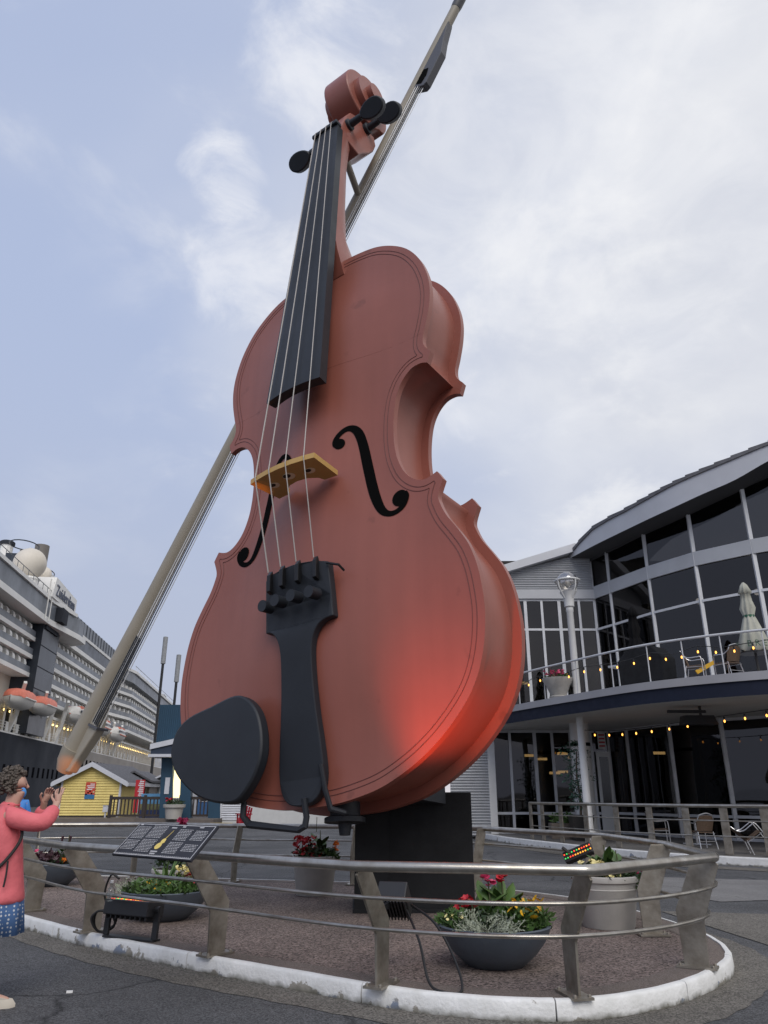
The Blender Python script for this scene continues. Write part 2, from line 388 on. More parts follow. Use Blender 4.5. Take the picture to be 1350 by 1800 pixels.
# patio in front of the restaurant
PATIO = catmull([V(x, y, 0) for x, y in ((3.9, 31.0), (4.35, 28.6), (5.1, 26.2), (6.2, 23.1), (7.5, 20.8), (8.95, 19.35), (10.6, 18.3), (13.2, 17.2), (17, 16.6))], 5)
pn = normals2(PATIO, False)
pf = [V(p.x, p.y, .185) for p in PATIO] + [V(19, 24, .185), V(14.5, 31.2, .185)]
struct(MB().add(pf, [tuple(range(len(pf)))]).build('patio', M_PATIO))
pk = struct(bpy.data.objects.new('patio_kerb', None)); COL.objects.link(pk)
for s in range(0, len(PATIO) - 1, 5):
    seg = PATIO[s:s + 6]; nn = pn[s:s + 6]; vv = []
    for p, q in zip(seg, nn):
        for r_, z in ((.03, -.02), (.03, .17), (.02, .19), (-.12, .19), (-.12, -.02)): vv.append((p.x + q.x * r_, p.y + q.y * r_, z))
    ff = [(k * 5 + j, (k + 1) * 5 + j, (k + 1) * 5 + (j + 1) % 5, k * 5 + (j + 1) % 5) for k in range(len(seg) - 1) for j in range(5)]
    ff += [(0, 1, 2, 3, 4), tuple((len(seg) - 1) * 5 + j for j in (4, 3, 2, 1, 0))]
    MB().add(vv, ff).build('kerb_stone', M_KERB, pk)
# ================================================================== giant fiddle
FO = Vector((-.983, 10.2, 1.413))
FA = Vector((.80838304, -.58253318, .08468738)); FU = Vector((-.01287304, .12633683, .99190387)); FN = Vector((-.58851605, -.80292845, .09462958))
FM = Matrix.Translation(FO) @ Matrix((FA, -FN, FU)).transposed().to_4x4()
def FL(s, off, t): return Vector((s, -off, t))            # across, out of the face, up
def FW(s, off, t): return FO + FA * s + FN * off + FU * t
def paint(name, c, rough, coat=0.0, var=0.06):
    m = mat(name, c, rough, var=var, vscale=0.7, bump=0.05, bscale=14)
    b = m.node_tree.nodes['Principled BSDF']; b.inputs['Coat Weight'].default_value = coat; b.inputs['Coat Roughness'].default_value = 0.25; b.inputs['Specular IOR Level'].default_value = .4
    return m
def weathered_red():
    m = paint('red_brown_paint', (0.285, 0.094, 0.068), 0.40, 0.08, 0.06)
    t = m.node_tree; b = t.nodes['Principled BSDF']; src = b.inputs['Base Color'].links[0].from_socket
    co = t.nodes.new('ShaderNodeTexCoord').outputs['Object']
    mp = t.nodes.new('ShaderNodeMapping'); mp.inputs['Scale'].default_value = (3.0, 3.0, 0.22); t.links.new(co, mp.inputs[0])
    n = t.nodes.new('ShaderNodeTexNoise'); n.inputs['Scale'].default_value = 1.6; n.inputs['Detail'].default_value = 8; t.links.new(mp.outputs[0], n.inputs['Vector'])
    n2 = t.nodes.new('ShaderNodeTexNoise'); n2.inputs['Scale'].default_value = 2.3; n2.inputs['Detail'].default_value = 3; t.links.new(co, n2.inputs['Vector'])
    sp = t.nodes.new('ShaderNodeMapRange'); t.links.new(n2.outputs[0], sp.inputs[0]); sp.inputs[1].default_value = .68; sp.inputs[2].default_value = .74; sp.inputs[3].default_value = 1; sp.inputs[4].default_value = .80
    st = t.nodes.new('ShaderNodeMapRange'); t.links.new(n.outputs[0], st.inputs[0]); st.inputs[1].default_value = .35; st.inputs[2].default_value = .7; st.inputs[3].default_value = .955; st.inputs[4].default_value = 1.03
    mu = t.nodes.new('ShaderNodeMath'); mu.operation = 'MULTIPLY'; t.links.new(sp.outputs[0], mu.inputs[0]); t.links.new(st.outputs[0], mu.inputs[1])
    sc = t.nodes.new('ShaderNodeVectorMath'); sc.operation = 'SCALE'; t.links.new(src, sc.inputs[0]); t.links.new(mu.outputs[0], sc.inputs['Scale'])
    t.links.new(sc.outputs[0], b.inputs['Base Color'])
    return m
M_RED = weathered_red()
M_BLK = paint('black_fibreglass', (0.018, 0.021, 0.027), 0.5, 0.0, 0.15)
M_PURF = mat('purfling_line', (0.13, 0.04, 0.034), 0.6)
M_FH = mat('f_hole_black', (0.004, 0.004, 0.004), 0.95, spec=0.05)
M_YEL = paint('bridge_ochre', (0.50, 0.31, 0.10), 0.5)
M_STR = mat('string_steel', (0.42, 0.39, 0.36), 0.45, 0.3)

fiddle = thing('giant_fiddle', 'towering red brown fiddle sculpture with black fingerboard and chin rest', 'sculpture')
fiddle.matrix_basis = FM
SEG_UP = [(0, 9.47), (.4, 9.46), (.8, 9.42), (1.2, 9.32), (1.55, 9.12), (1.85, 8.84), (2.08, 8.46), (2.21, 8.05), (2.25, 7.7), (2.22, 7.35), (2.14, 7.0), (2.075, 6.76), (2.09, 6.58), (2.2, 6.42)]
SEG_C = [(2.13, 6.23), (2.0, 6.275), (1.83, 6.25), (1.67, 6.11), (1.56, 5.9), (1.5, 5.62), (1.475, 5.3), (1.485, 5.0), (1.535, 4.72), (1.65, 4.45), (1.82, 4.27), (2.0, 4.205), (2.2, 4.26)]
SEG_LO = [(2.29, 4.11), (2.2, 3.88), (2.225, 3.73), (2.31, 3.53), (2.46, 3.29), (2.61, 3.02), (2.71, 2.7), (2.76, 2.35), (2.77, 2.05), (2.73, 1.7), (2.64, 1.38), (2.5, 1.11), (2.3, .87), (2.05, .64), (1.78, .45), (1.5, .3), (1.18, .17), (.84, .09), (.45, .035), (0, .02)]
segs = [[Vector((p.x, p.y)) for p in catmull([V(a, b, 0) for a, b in s_], 6)] for s_ in (SEG_UP, SEG_C, SEG_LO)]
HALF = [p for s_ in segs for p in s_]                       # right half from the top to the bottom
OUT = HALF + [Vector((-p.x, p.y)) for p in HALF[-2:0:-1]]   # clockwise seen from the front
def dist_out(p):
    best = 9
    n_ = len(HALF)
    for i in range(n_ - 1):
        a, b = HALF[i], HALF[i + 1]; ab = b - a; l = ab.length_squared
        t = 0 if l < 1e-12 else max(0, min(1, (p - a).dot(ab) / l)); best = min(best, (a + ab * t - p).length)
    return best
def inset(d):
    res = []
    for k, s_ in enumerate(segs):
        q = []
        for i, p in enumerate(s_):
            a = s_[max(i - 1, 0)]; b = s_[min(i + 1, len(s_) - 1)]; tg = (b - a).normalized(); nn = Vector((tg.y, -tg.x))
            if k == 0 and i == 0: nn = Vector((0, -1))
            if k == 2 and i == len(s_) - 1: nn = Vector((0, 1))
            c = p + nn * d
            q.append(c)
        q = [c for c in q if c.x > -1e-6 and dist_out(c) > d * .97]
        res += q
    res[0].x = 0; res[-1].x = 0
    return res
def both(h): return h + [Vector((-p.x, p.y)) for p in h[-2:0:-1]]
WID = [(.02, .6), (.3, 1.4), (.8, 2.1), (1.4, 2.5), (2.1, 2.62), (3, 2.4), (3.8, 1.95), (4.5, 1.52), (5.2, 1.38), (5.9, 1.48), (6.6, 1.85), (7.3, 2.08), (8, 2.06), (8.6, 1.8), (9.1, 1.3), (9.47, .6)]
def wid(t):
    for (a, b), (c, d) in zip(WID, WID[1:]):
        if t <= c: return b + (d - b) * max(0, (t - a)) / (c - a)
    return .6
def arch(s, t, h=.24):
    x = max(-1, min(1, s / (wid(t) * .93))); e = max(0, min(1, min((t - .25) / 2.0, (9.3 - t) / 1.6)))
    return h * (math.cos(x * math.pi / 2) ** 2) * (e * e * (3 - 2 * e))
def row_in(poly, x, y):
    c = False; n_ = len(poly)
    for i in range(n_):
        a, b = poly[i], poly[i - 1]
        if (a.y > y) != (b.y > y) and x < (b.x - a.x) * (y - a.y) / (b.y - a.y) + a.x: c = not c
    return c
from mathutils.geometry import delaunay_2d_cdt
def plate(name, outline, off, sign, thick, h):
    pts = [Vector((p.x, p.y)) for p in outline]; no = len(pts)
    pts += [Vector((i * .21, j * .21)) for i in range(-13, 14) for j in range(1, 45) if row_in(outline, i * .21, j * .21) and dist_out(Vector((abs(i * .21), j * .21))) > .09]
    cv, ce, cf, _, _, _ = delaunay_2d_cdt(pts, [(i, (i + 1) % no) for i in range(no)], [], 1, 1e-5)
    bm = bmesh.new(); bv = [bm.verts.new((p.x, 0, p.y)) for p in cv]
    for q in cf: bm.faces.new([bv[i] for i in q])
    front = set(bm.verts)
    bmesh.ops.extrude_face_region(bm, geom=bm.faces[:], use_keep_orig=True)
    for v in bm.verts:
        v.co.y = -(off + sign * arch(v.co.x, v.co.z, h)) if v in front else -(off - sign * thick)
    bmesh.ops.recalc_face_normals(bm, faces=bm.faces[:])
    me = bpy.data.meshes.new(name); bm.to_mesh(me); bm.free(); me.materials.append(M_RED)
    for p in me.polygons: p.use_smooth = True
    me.set_sharp_from_angle(angle=R(35))
    return link(name, me, fiddle)
plate('front_plate', OUT, 0, 1, .10, .24)
plate('back_plate', OUT, -1.075, -1, .10, .22)
ins = both(inset(.14))
n = len(ins)
MB().add([FL(p.x, -.09, p.y) for p in ins] + [FL(p.x, -.985, p.y) for p in ins], [(i, (i + 1) % n, n + (i + 1) % n, n + i) for i in range(n)]).build('rib', M_RED, fiddle, smooth=40)
for d in (.11, .175):
    h = both(inset(d)); h = [FL(p.x, arch(p.x, p.y) + .001, p.y) for p in h]
    MB().tube(h, .006, 5, closed=True).build('purfling', M_PURF, fiddle)
M_SEAM = mat('panel_seam', (0.225, 0.074, 0.058), .5)
for t_ in (6.85,):
    w_ = 2.55 if t_ < 5 else 2.05; MB().tube([FL(-w_ + 2 * w_ * i / 40, arch(-w_ + 2 * w_ * i / 40, t_) + .0, t_) for i in range(41)], .002, 4).build('panel_seam', M_SEAM, fiddle)
# f-holes: a strip that follows the arch, with round eyes
fpath = [(.42, 5.36, .02), (.36, 5.42, .045), (.36, 5.5, .05), (.43, 5.59, .045), (.56, 5.64, .05), (.70, 5.60, .065), (.82, 5.46, .08), (.91, 5.2, .085), (.985, 4.85, .09), (1.06, 4.5, .09), (1.14, 4.2, .085), (1.24, 3.97, .07), (1.36, 3.86, .05), (1.5, 3.845, .045), (1.62, 3.91, .05), (1.68, 4.03, .05), (1.66, 4.12, .03)]
for sg in (1, -1):
    cp = [V(p.x + .62 * arch(p.x, p.y), p.y - .70 * arch(p.x, p.y), p.z * .92) for p in catmull([V(*p) for p in fpath], 4)]; mbf = MB(); vv = []
    for i, p in enumerate(cp):
        a, b = cp[max(0, i - 1)], cp[min(len(cp) - 1, i + 1)]; d = Vector((b.x - a.x, b.y - a.y)).normalized(); nn = Vector((d.y, -d.x))
        for k in (-1, 0, 1):
            x, y = (p.x + nn.x * p.z * k) * sg, p.y + nn.y * p.z * k; vv.append(FL(x, arch(x, y) + .008, y))
    mbf.add(vv, [(i * 3 + j, i * 3 + j + 1, i * 3 + j + 4, i * 3 + j + 3) for i in range(len(cp) - 1) for j in (0, 1)])
    for cx, cy, rr in ((.55, 5.29, .095), (1.57, 4.04, .13)):
        ring_ = [FL((cx + rr * math.cos(a * math.pi / 10)) * sg, 0, cy + rr * math.sin(a * math.pi / 10)) for a in range(20)]
        ring_ = [FL(p.x, arch(p.x, p.z) + .009, p.z) for p in ring_]; c_ = FL(cx * sg, arch(cx, cy) + .009, cy)
        mbf.add([c_] + ring_, [(0, 1 + i, 1 + (i + 1) % 20) for i in range(20)])
    mbf.build('f_hole', M_FH, fiddle)

# fingerboard: a long arched board that stands clear of the body
def fb_line(t): return .76 + (.165 - .76) * (t - 6.25) / (13.4 - 6.25)
def fb_half(t): return .575 + (.325 - .575) * (t - 6.25) / (13.4 - 6.25)
vv = []; ts = [6.25 + (13.42 - 6.25) * i / 12 for i in range(13)]; K = 8
for t in ts:
    h, o = fb_half(t), fb_line(t)
    for j in range(K + 1): x = -1 + 2 * j / K; vv.append(FL(h * x, o - .06 * x * x * (h / .57), t))
    for j in range(K + 1): x = 1 - 2 * j / K; vv.append(FL(h * x * .96, o - .17 - .08 * x * x * (h / .57), t))
m_ = 2 * (K + 1)
ff = [(i * m_ + j, i * m_ + (j + 1) % m_, (i + 1) * m_ + (j + 1) % m_, (i + 1) * m_ + j) for i in range(len(ts) - 1) for j in range(m_)]
ff += [tuple(range(m_ - 1, -1, -1)), tuple((len(ts) - 1) * m_ + j for j in range(m_))]
MB().add(vv, ff).build('fingerboard', M_BLK, fiddle, smooth=30)
# neck with its heel, under the fingerboard
vv = []; prof_n = [(9.1, .47, .02, -.9), (9.6, .45, .2, -.95), (9.85, .42, .22, -.62), (10.3, .40, .2, -.28), (11.2, .37, .13, -.26), (12.4, .33, .04, -.32), (13.1, .31, -.02, -.42), (13.5, .30, -.05, -.52)]
for t, h, f_, b_ in prof_n:
    vv += [FL(-h, f_, t), FL(h, f_, t), FL(h, (f_ + b_ * .8) / 2, t), FL(h * .72, b_ * .88, t), FL(0, b_, t), FL(-h * .72, b_ * .88, t), FL(-h, (f_ + b_ * .8) / 2, t)]
ff = [(i * 7 + j, i * 7 + (j + 1) % 7, (i + 1) * 7 + (j + 1) % 7, (i + 1) * 7 + j) for i in range(len(prof_n) - 1) for j in range(7)] + [tuple(range(6, -1, -1)), tuple(49 + j for j in range(7))]
MB().add(vv, ff).build('neck', M_RED, fiddle, smooth=35)
mbn = MB(); mbn.obox(FL(0, .11, 13.46), (.34, 0, 0), (0, .09, 0), (0, 0, .05)); mbn.build('nut', M_BLK, fiddle, bevel=.02)
# pegbox and scroll
head = [(13.35, .06), (13.75, -.06), (14.15, -.2), (14.45, -.36), (14.62, -.62), (14.55, -.95), (14.62, -1.25), (14.35, -1.30), (14.05, -1.2), (13.75, -1.0), (13.5, -.78), (13.28, -.62)]
def wide(t): return .30 - .03 * (t - 13.3)
mbh = MB(); nh = len(head)
mbh.add([FL(-wide(t), o, t) for t, o in head] + [FL(wide(t), o, t) for t, o in head], [tuple(range(nh)), tuple(range(2 * nh - 1, nh - 1, -1))] + [(i, nh + i, nh + (i + 1) % nh, (i + 1) % nh) for i in range(nh)])
pegbox = mbh.build('pegbox', M_RED, fiddle, bevel=.03)
def spiral_disc(r0, r1, w0, w1, turn=1.0, ph=0.0, c=(15.42, -.86)):
    mb_ = MB(); k = 40; pts_ = []
    for i in range(k):
        a = 2 * math.pi * i / k; rr = r0 + (r1 - r0) * i / k
        pts_.append((c[0] + rr * math.cos(a + ph), c[1] + rr * math.sin(a + ph)))
    mb_.add([FL(-w0, o, t) for t, o in pts_] + [FL(w0, o, t) for t, o in pts_], [tuple(range(k)), tuple(range(2 * k - 1, k - 1, -1))] + [(i, k + i, k + (i + 1) % k, (i + 1) % k) for i in range(k)])
    return mb_
spiral_disc(.80, .70, .34, .34, ph=-2.2).build('scroll', M_RED, fiddle, smooth=40, bevel=.03)
for sgn in (1, -1):
    t1 = MB().prism([FL(sgn * .33, -.86 + .50 * math.sin(a * .2094), 15.42 + .50 * math.cos(a * .2094)) for a in range(30)], (sgn * .17, 0, 0)).build('scroll_turn', M_RED, fiddle, smooth=40)
    MB().prism([FL(sgn * .49, -.86 + .24 * math.sin(a * .314), 15.42 + .24 * math.cos(a * .314)) for a in range(20)], (sgn * .15, 0, 0)).build('scroll_eye', M_RED, fiddle, smooth=40)
# pegs: collar, shaft and a flat rounded grip
for sg, t, o in ((-1, 13.5, -.12), (1, 13.88, -.28), (-1, 14.2, -.62), (1, 14.5, -.92)):
    pg = MB().tube([FL(sg * .2, o, t), FL(sg * .34, o, t), FL(sg * .36, o, t), FL(sg * .62, o, t)], [.13, .13, .085, .075], 14).build('peg', M_BLK, fiddle, smooth=40)
    tilt = .9
    ax = Vector((0, -math.cos(tilt), math.sin(tilt))) ; poly = []
    for a in range(24):
        an = 2 * math.pi * a / 24; poly.append(FL(sg * (.93 + .30 * math.cos(an)), o, t) + ax * .20 * math.sin(an) * (1 + .12 * math.cos(an)))
    nn = Vector((1, 0, 0)).cross(ax).normalized() * .17
    MB().prism([p - nn / 2 for p in poly], nn).build('peg_grip', M_BLK, pg, smooth=40, bevel=.025)
# bridge with feet, arch and three holes
bo = lambda x: .92 - .08 * (x / .63) ** 2
outer = [(-.60, .24), (-.61, .38), (-.645, .84)] + [(x, bo(x)) for x in (-.45, -.25, 0, .25, .45)] + [(.645, .84), (.61, .38), (.60, .24)] + \
        [(.36, .26), (.32, .36), (.18, .45), (0, .48), (-.18, .45), (-.32, .36), (-.36, .26)]
TB = 4.66
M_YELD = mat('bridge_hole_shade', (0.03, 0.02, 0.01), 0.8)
bridge = MB().prism([FL(x, o, TB) for x, o in outer], (0, 0, .085)).build('bridge', M_YEL, fiddle)
M_CREAM = mat('bridge_hole_rim', (0.75, 0.62, 0.42), 0.6)
for x, o, rr in ((-.36, .60, .07), (0, .67, .085), (.36, .60, .07)):
    MB().prism([FL(x + rr * 1.25 * math.cos(a * .349), o + rr * math.sin(a * .349), TB - .006) for a in range(18)], (0, 0, .097)).build('bridge_hole', M_CREAM, bridge, smooth=30)
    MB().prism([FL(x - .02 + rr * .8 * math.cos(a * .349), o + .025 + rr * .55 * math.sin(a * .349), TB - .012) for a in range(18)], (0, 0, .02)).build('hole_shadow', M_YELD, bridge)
# tailpiece
def tp_off(t): return .14 + (.52 - .14) * t / 3.2
tp = [(0, .03), (.2, .07), (.33, .2), (.38, .42), (.36, .75), (.31, 1.2), (.28, 1.7), (.29, 2.05), (.36, 2.25), (.48, 2.36), (.63, 2.40), (.62, 2.7), (.60, 3.18)]
tp = [(p.x, p.y) for p in catmull([V(a, b, 0) for a, b in tp[:11]], 4)] + tp[11:]
tpo = [Vector(p) for p in tp] + [Vector((x, 3.2 + .04 * (1 - (x / .6) ** 2))) for x in (.4, .2, 0, -.2, -.4)] + [Vector((-x, t)) for x, t in reversed(tp[1:])]
mbt = MB(); nT = len(tpo)
def tpf(p): return FL(p.x, tp_off(p.y) - .10 * (p.x / .6) ** 2, p.y)
mbt.add([tpf(p) for p in tpo] + [tpf(p) - Vector((0, -.12, 0)) for p in tpo], [tuple(range(nT)), tuple(range(2 * nT - 1, nT - 1, -1))] + [(i, nT + i, nT + (i + 1) % nT, (i + 1) % nT) for i in range(nT)])
tail = mbt.build('tailpiece', M_BLK, fiddle, bevel=.015)
sx = (-.45, -.16, .14, .43)
M_TUN = mat('tuner_black', (0.012, 0.012, 0.014), 0.35, 0.3)
for x in sx:
    o = tp_off(3.0) - .10 * (x / .6) ** 2
    MB().tube([FL(x, o - .02, 2.72), FL(x, o + .17, 2.7)], .085, 14).build('fine_tuner', M_BLK, tail, smooth=40)
    MB().prism([FL(x - .035, o - .01, 2.92), FL(x - .035, o + .07, 2.95), FL(x - .035, o + .08, 3.2), FL(x - .035, o + .03, 3.28), FL(x - .035, o - .01, 3.2)], (.07, 0, 0)).build('string_lever', M_TUN, tail, bevel=.01)
MB().tube([FL(.6, .45, 3.14), FL(.78, .40, 3.08), FL(.80, .3, 3.02)], .018, 6).build('fret_hook', M_TUN, tail)
# strings from the scroll over the nut and bridge to the tailpiece
for i, x in enumerate(sx):
    xb = x * 1.12; xn = (-.22, -.075, .07, .21)[i]
    pts_ = [FL(xn, .05, 13.75), FL(xn, .215, 13.46), FL(xb, bo(xb) + .012, TB + .045), FL(x, tp_off(3.2) + .06 - .10 * (x / .6) ** 2, 3.24)]
    MB().tube(pts_, (.012, .0105, .009, .0085)[i], 6).build('string', M_STR, fiddle)
# chin rest: a thick rounded pad clamped at the lower left
ch = [(-2.28, .98), (-2.2, 1.22), (-1.95, 1.38), (-1.5, 1.47), (-1.05, 1.55), (-.78, 1.46), (-.58, 1.26), (-.47, .98), (-.45, .68), (-.55, .42), (-.74, .2), (-.92, .12), (-1.3, .16), (-1.7, .3), (-2.05, .54), (-2.24, .78)]
chc = catmull([V(a, b, 0) for a, b in ch], 4, True)
MB().prism([FL(p.x, .45, p.y) for p in chc], (0, .17, 0)).build('chin_rest', M_BLK, fiddle, smooth=40, bevel=.03)
MB().tube([FL(-.95, .2, .16), FL(-.95, .2, -.02), FL(-.9, .12, -.12), FL(-.02, .12, -.24), FL(.08, .12, -.2), FL(.1, .12, -.1), FL(.1, .18, .12)], .04, 8).build('chin_rest_clamp', M_BLK, fiddle, smooth=40)
MB().tube([FL(.38, .2, .5), FL(.41, .14, .2), FL(.44, .06, -.02), FL(.55, -.1, -.06)], .035, 8).build('tail_cord', M_BLK, fiddle, smooth=40)
MB().tube([FL(.22, -.5, .12), FL(.22, -.5, -.05), FL(.22, -.5, -.07), FL(.22, -.5, -.13), FL(.22, -.5, -.14), FL(.22, -.5, -.28)], [.2, .2, .27, .27, .09, .07], 18).build('end_button', M_BLK, fiddle, smooth=40)
# steel bracket that carries the body
MB().obox(FL(.72, -1.40, 1.0), (.28, 0, 0), (0, .36, 0), (0, 0, .85)).build('support_bracket', M_BLK, fiddle)

# ------------------------------------------------------------------ pedestal
ped = thing('pedestal', 'matte black block pedestal under the right side of the giant fiddle', 'pedestal', (.4, 11.7, .131), R(2))
M_PED = mat('pedestal_black', (0.012, 0.0125, 0.014), 0.8, spec=.25, var=.25, vscale=1.2, bump=.15, bscale=20)
MB().box((-.8, -.62, 0), (.8, .7, 1.5)).build('block', M_PED, ped, bevel=.015)
MB().box((-.82, -.645, .02), (-.36, -.61, 1.42)).build('access_panel', M_PED, ped, bevel=.006)
MB().box((-.84, -.66, -.004), (.84, .74, .05)).build('plinth', M_PED, ped, bevel=.008)

# ------------------------------------------------------------------ giant bow
B0, B1 = Vector((-8.22, 1.62)), Vector((2.62, 18.25)); OB = -1.62
bow = thing('giant_bow', 'long tan fiddle bow with wire hair slanting behind the red fiddle', 'sculpture')
bow.location = FW(B0.x, OB, B0.y)
def BW(k, side=0.0, o=0.0):
    d = (B1 - B0).normalized(); p = B0 + (B1 - B0) * k + Vector((d.y, -d.x)) * side
    return FW(p.x, OB + o, p.y) - bow.location
M_TAN = mat('bow_tan_paint', (0.33, 0.295, 0.235), 0.5, var=.10, vscale=.8)
M_FROG = mat('frog_grey', (0.085, 0.085, 0.095), 0.45)
M_HAIR = mat('bow_wire', (0.75, 0.75, 0.75), 0.4, 0.2)
M_HAIRD = mat('bow_wire_dark', (0.04, 0.045, 0.055), 0.5)
ks = [0.018, .06, .2, .45, .7, .9, .985]
MB().tube([BW(k) for k in ks], [.24, .222, .175, .145, .132, .12, .115], 20).build('stick', M_TAN, bow, smooth=40)
tip = MB()
tip.prism([BW(.004, -.26, .10), BW(-.006, .02, .10), BW(.0, .32, .10), BW(.052, .52, .10), BW(.075, .30, .10), BW(.06, -.1, .10)], FN * -.2)
tip.build('bow_head', M_TAN, bow, bevel=.03)
MB().tube([BW(.02), BW(.004), BW(-.006)], [.27, .245, .17], 20).build('tip_cap', M_TAN, bow, smooth=40)
MB().prism([BW(.05, .22, .14), BW(.0535, .56, .14), BW(.056, .56, .14), BW(.0525, .22, .14)], FN * -.28).build('tip_plate', M_FROG, bow)
frog = MB().prism([BW(.864, .10, .10), BW(.864, .40, .10), BW(.869, .45, .10), BW(.912, .44, .10), BW(.932, .28, .10), BW(.952, .16, .10), BW(.962, .10, .10)], FN * -.20).build('frog', M_FROG, bow, bevel=.02)
MB().prism([BW(.868, .13, .106), BW(.868, .30, .106), BW(.88, .33, .106), BW(.89, .28, .106), BW(.889, .13, .106)], FN * .004).build('frog_eye', M_FH, frog)
MB().tube([BW(.985), BW(.99), BW(1.03)], [.12, .13, .125], 16).build('screw_button', M_FROG, bow, smooth=40)
for i in range(9):
    s0 = .31 + i * .028; s1 = .16 + i * .026
    MB().tube([BW(.054, s0, .1 - .03 * (i % 3)), BW(.864, s1, .1 - .03 * (i % 3))], .0105, 5).build('hair_wire', M_HAIRD if i in (2, 6, 7) else M_HAIR, bow)
# dark bindings near the head
for i in range(4):
    s0 = .30 + i * .065
    MB().tube([BW(.056, s0, .12), BW(.155, s0 * .985, .12)], .014, 6).build('hair_sleeve', M_HAIRD, bow)
strut_a = FW(-.02, -.55, 13.35)
MB().tube([strut_a - bow.location, BW(.715)], .075, 10).build('strut', M_TAN, bow, smooth=40)
# ================================================================== island furniture
M_STEEL = mat('weathered_steel', (0.40, 0.37, 0.32), 0.45, 0.7, col2=(0.17, 0.145, 0.115), vscale=4.5, bump=.12, bscale=25)
M_TUBE = mat('brushed_rail', (0.50, 0.48, 0.44), 0.32, 0.9, col2=(0.27, 0.24, 0.20), vscale=5)
M_CABLE = mat('black_cable', (0.012, 0.012, 0.013), 0.5)
GUARD = [(-3.35, 9.6), (-1.65, 8.3), (-.02, 7.06), (1.48, 6.72), (2.84, 7.72), (3.0, 9.36), (2.82, 11.2), (1.55, 13.55), (-.55, 14.35), (-2.7, 14.75), (-4.7, 15.35), (-6.5, 15.2), (-6.95, 14.0), (-6.0, 12.5), (-4.74, 11.2)]
GUARD = GUARD[::-1]; GUARD.reverse()
gp = [V(x, y, .135) for x, y in GUARD]
gn = normals2(gp)
if gn[2].y > 0: gn = [-q for q in gn]
guard = thing('guard_rail', 'low stainless steel guard rail of slanted flat posts around the oval island', 'railing', (-1.6, 11, .135))
gl = guard.location.copy()
def gpt(i, r_, z):
    p, q = gp[i % len(gp)], gn[i % len(gp)]
    return Vector((p.x + q.x * r_, p.y + q.y * r_, z)) - gl
LEAN = [.16 if q.y >= .35 else (.20 if q.x > .5 else .36) for q in gn]
BOLT = MB().lathe([(.016, 0), (.016, .012), (.006, .02)], 6).mesh('anchor_bolt', M_STEEL)
for i in range(len(gp)):
    q = gn[i]; tn = Vector((-q.y, q.x, 0)) * .011
    lean = LEAN[i]
    poly = [gpt(i, .10, .145), gpt(i, .11, .52), gpt(i, .10 + lean, .99), gpt(i, .02 + lean, 1.06), gpt(i, -.12 + lean, 1.06), gpt(i, -.13, .60), gpt(i, -.11, .145)]
    po = MB().prism([p - tn for p in poly], tn * 2).build('post', M_STEEL, guard, bevel=.003)
    bp_ = MB().obox(gpt(i, 0, .147), Vector((q.x, q.y, 0)) * .17, Vector((-q.y, q.x, 0)) * .085, (0, 0, .009)); bp_.build('base_plate', M_STEEL, po)
    for a, b in ((.14, .06), (.14, -.06), (-.14, .06), (-.14, -.06)):
        o = link('anchor_bolt', BOLT, po); o.location = gpt(i, a, .156) + Vector((-q.y, q.x, 0)) * b
# top rail: straight mitred lengths from post to post
tr = [gpt(i, LEAN[i] + .09, 1.055) for i in range(len(gp))]
tre = []
for i in range(len(tr)):
    a, b, c = tr[i - 1], tr[i], tr[(i + 1) % len(tr)]
    tre += [b + (a - b).normalized() * .05, b + (c - b).normalized() * .05]
MB().tube(tre, .041, 14, closed=True).build('top_rail', M_TUBE, guard, smooth=40)
for zr, k in ((.82, .62), (.57, .12)):
    pts_ = []
    for i in range(len(gp)):
        lean = LEAN[i]
        pts_.append(gpt(i, .125 + lean * k, zr))
    MB().tube(catmull(pts_, 7, True), .0165, 10, closed=True).build('middle_rail', M_TUBE, guard, smooth=40)

# ------------------------------------------------------------------ information panel on the rail
def GP(px, py, z):
    u = (px - 675) / 1300; v = (900 - py) / 1300; c_, s_ = math.cos(R(20.91)), math.sin(R(20.91))
    d = Vector((u, c_ - v * s_, s_ + v * c_)); k = (z - 1.6) / d.z; return Vector((0, 0, 1.6)) + d * k
pl, pr = Vector((-2.60, 7.78, 1.06)), Vector((-1.66, 7.02, 1.06))
px_ = (pr - pl).normalized(); back = Vector((-px_.y, px_.x, 0)); upv = (back * .28 + Vector((0, 0, .27)))
panel = thing('information_panel', 'tilted black information panel with white text and a yellow fiddle emblem', 'panel', (pl + pr) / 2)
def PP(a, b, h=0.0):
    nrm = px_.cross(upv).normalized(); return pl + (pr - pl) * a + upv * b + nrm * h - panel.location
M_PANEL = mat('panel_slate', (0.028, 0.029, 0.036), 0.6, var=.15, spec=.25)
M_WHITE = mat('print_white', (0.72, 0.72, 0.73), 0.6)
M_GOLD = mat('print_yellow', (0.72, 0.55, 0.14), 0.5)
bd = MB().add([PP(0, 0, -.012), PP(1, 0, -.012), PP(1, 1, -.012), PP(0, 1, -.012), PP(0, 0, .012), PP(1, 0, .012), PP(1, 1, .012), PP(0, 1, .012)], [(3, 2, 1, 0), (4, 5, 6, 7), (0, 1, 5, 4), (1, 2, 6, 5), (2, 3, 7, 6), (3, 0, 4, 7)])
board = bd.build('board', M_PANEL, panel, bevel=.003)
pm = MB()
def strip(m_, a0, b0, a1, b1, h=.0135): m_.quad(PP(a0, b0, h), PP(a1, b0, h), PP(a1, b1, h), PP(a0, b1, h))
for a0, b0, a1, b1 in ((.015, .03, .985, .042), (.015, .955, .985, .967), (.015, .042, .02, .955), (.98, .042, .985, .955)): strip(pm, a0, b0, a1, b1)
pm.build('border_print', M_WHITE, board)
lt = MB(); rnd = random.Random(4)
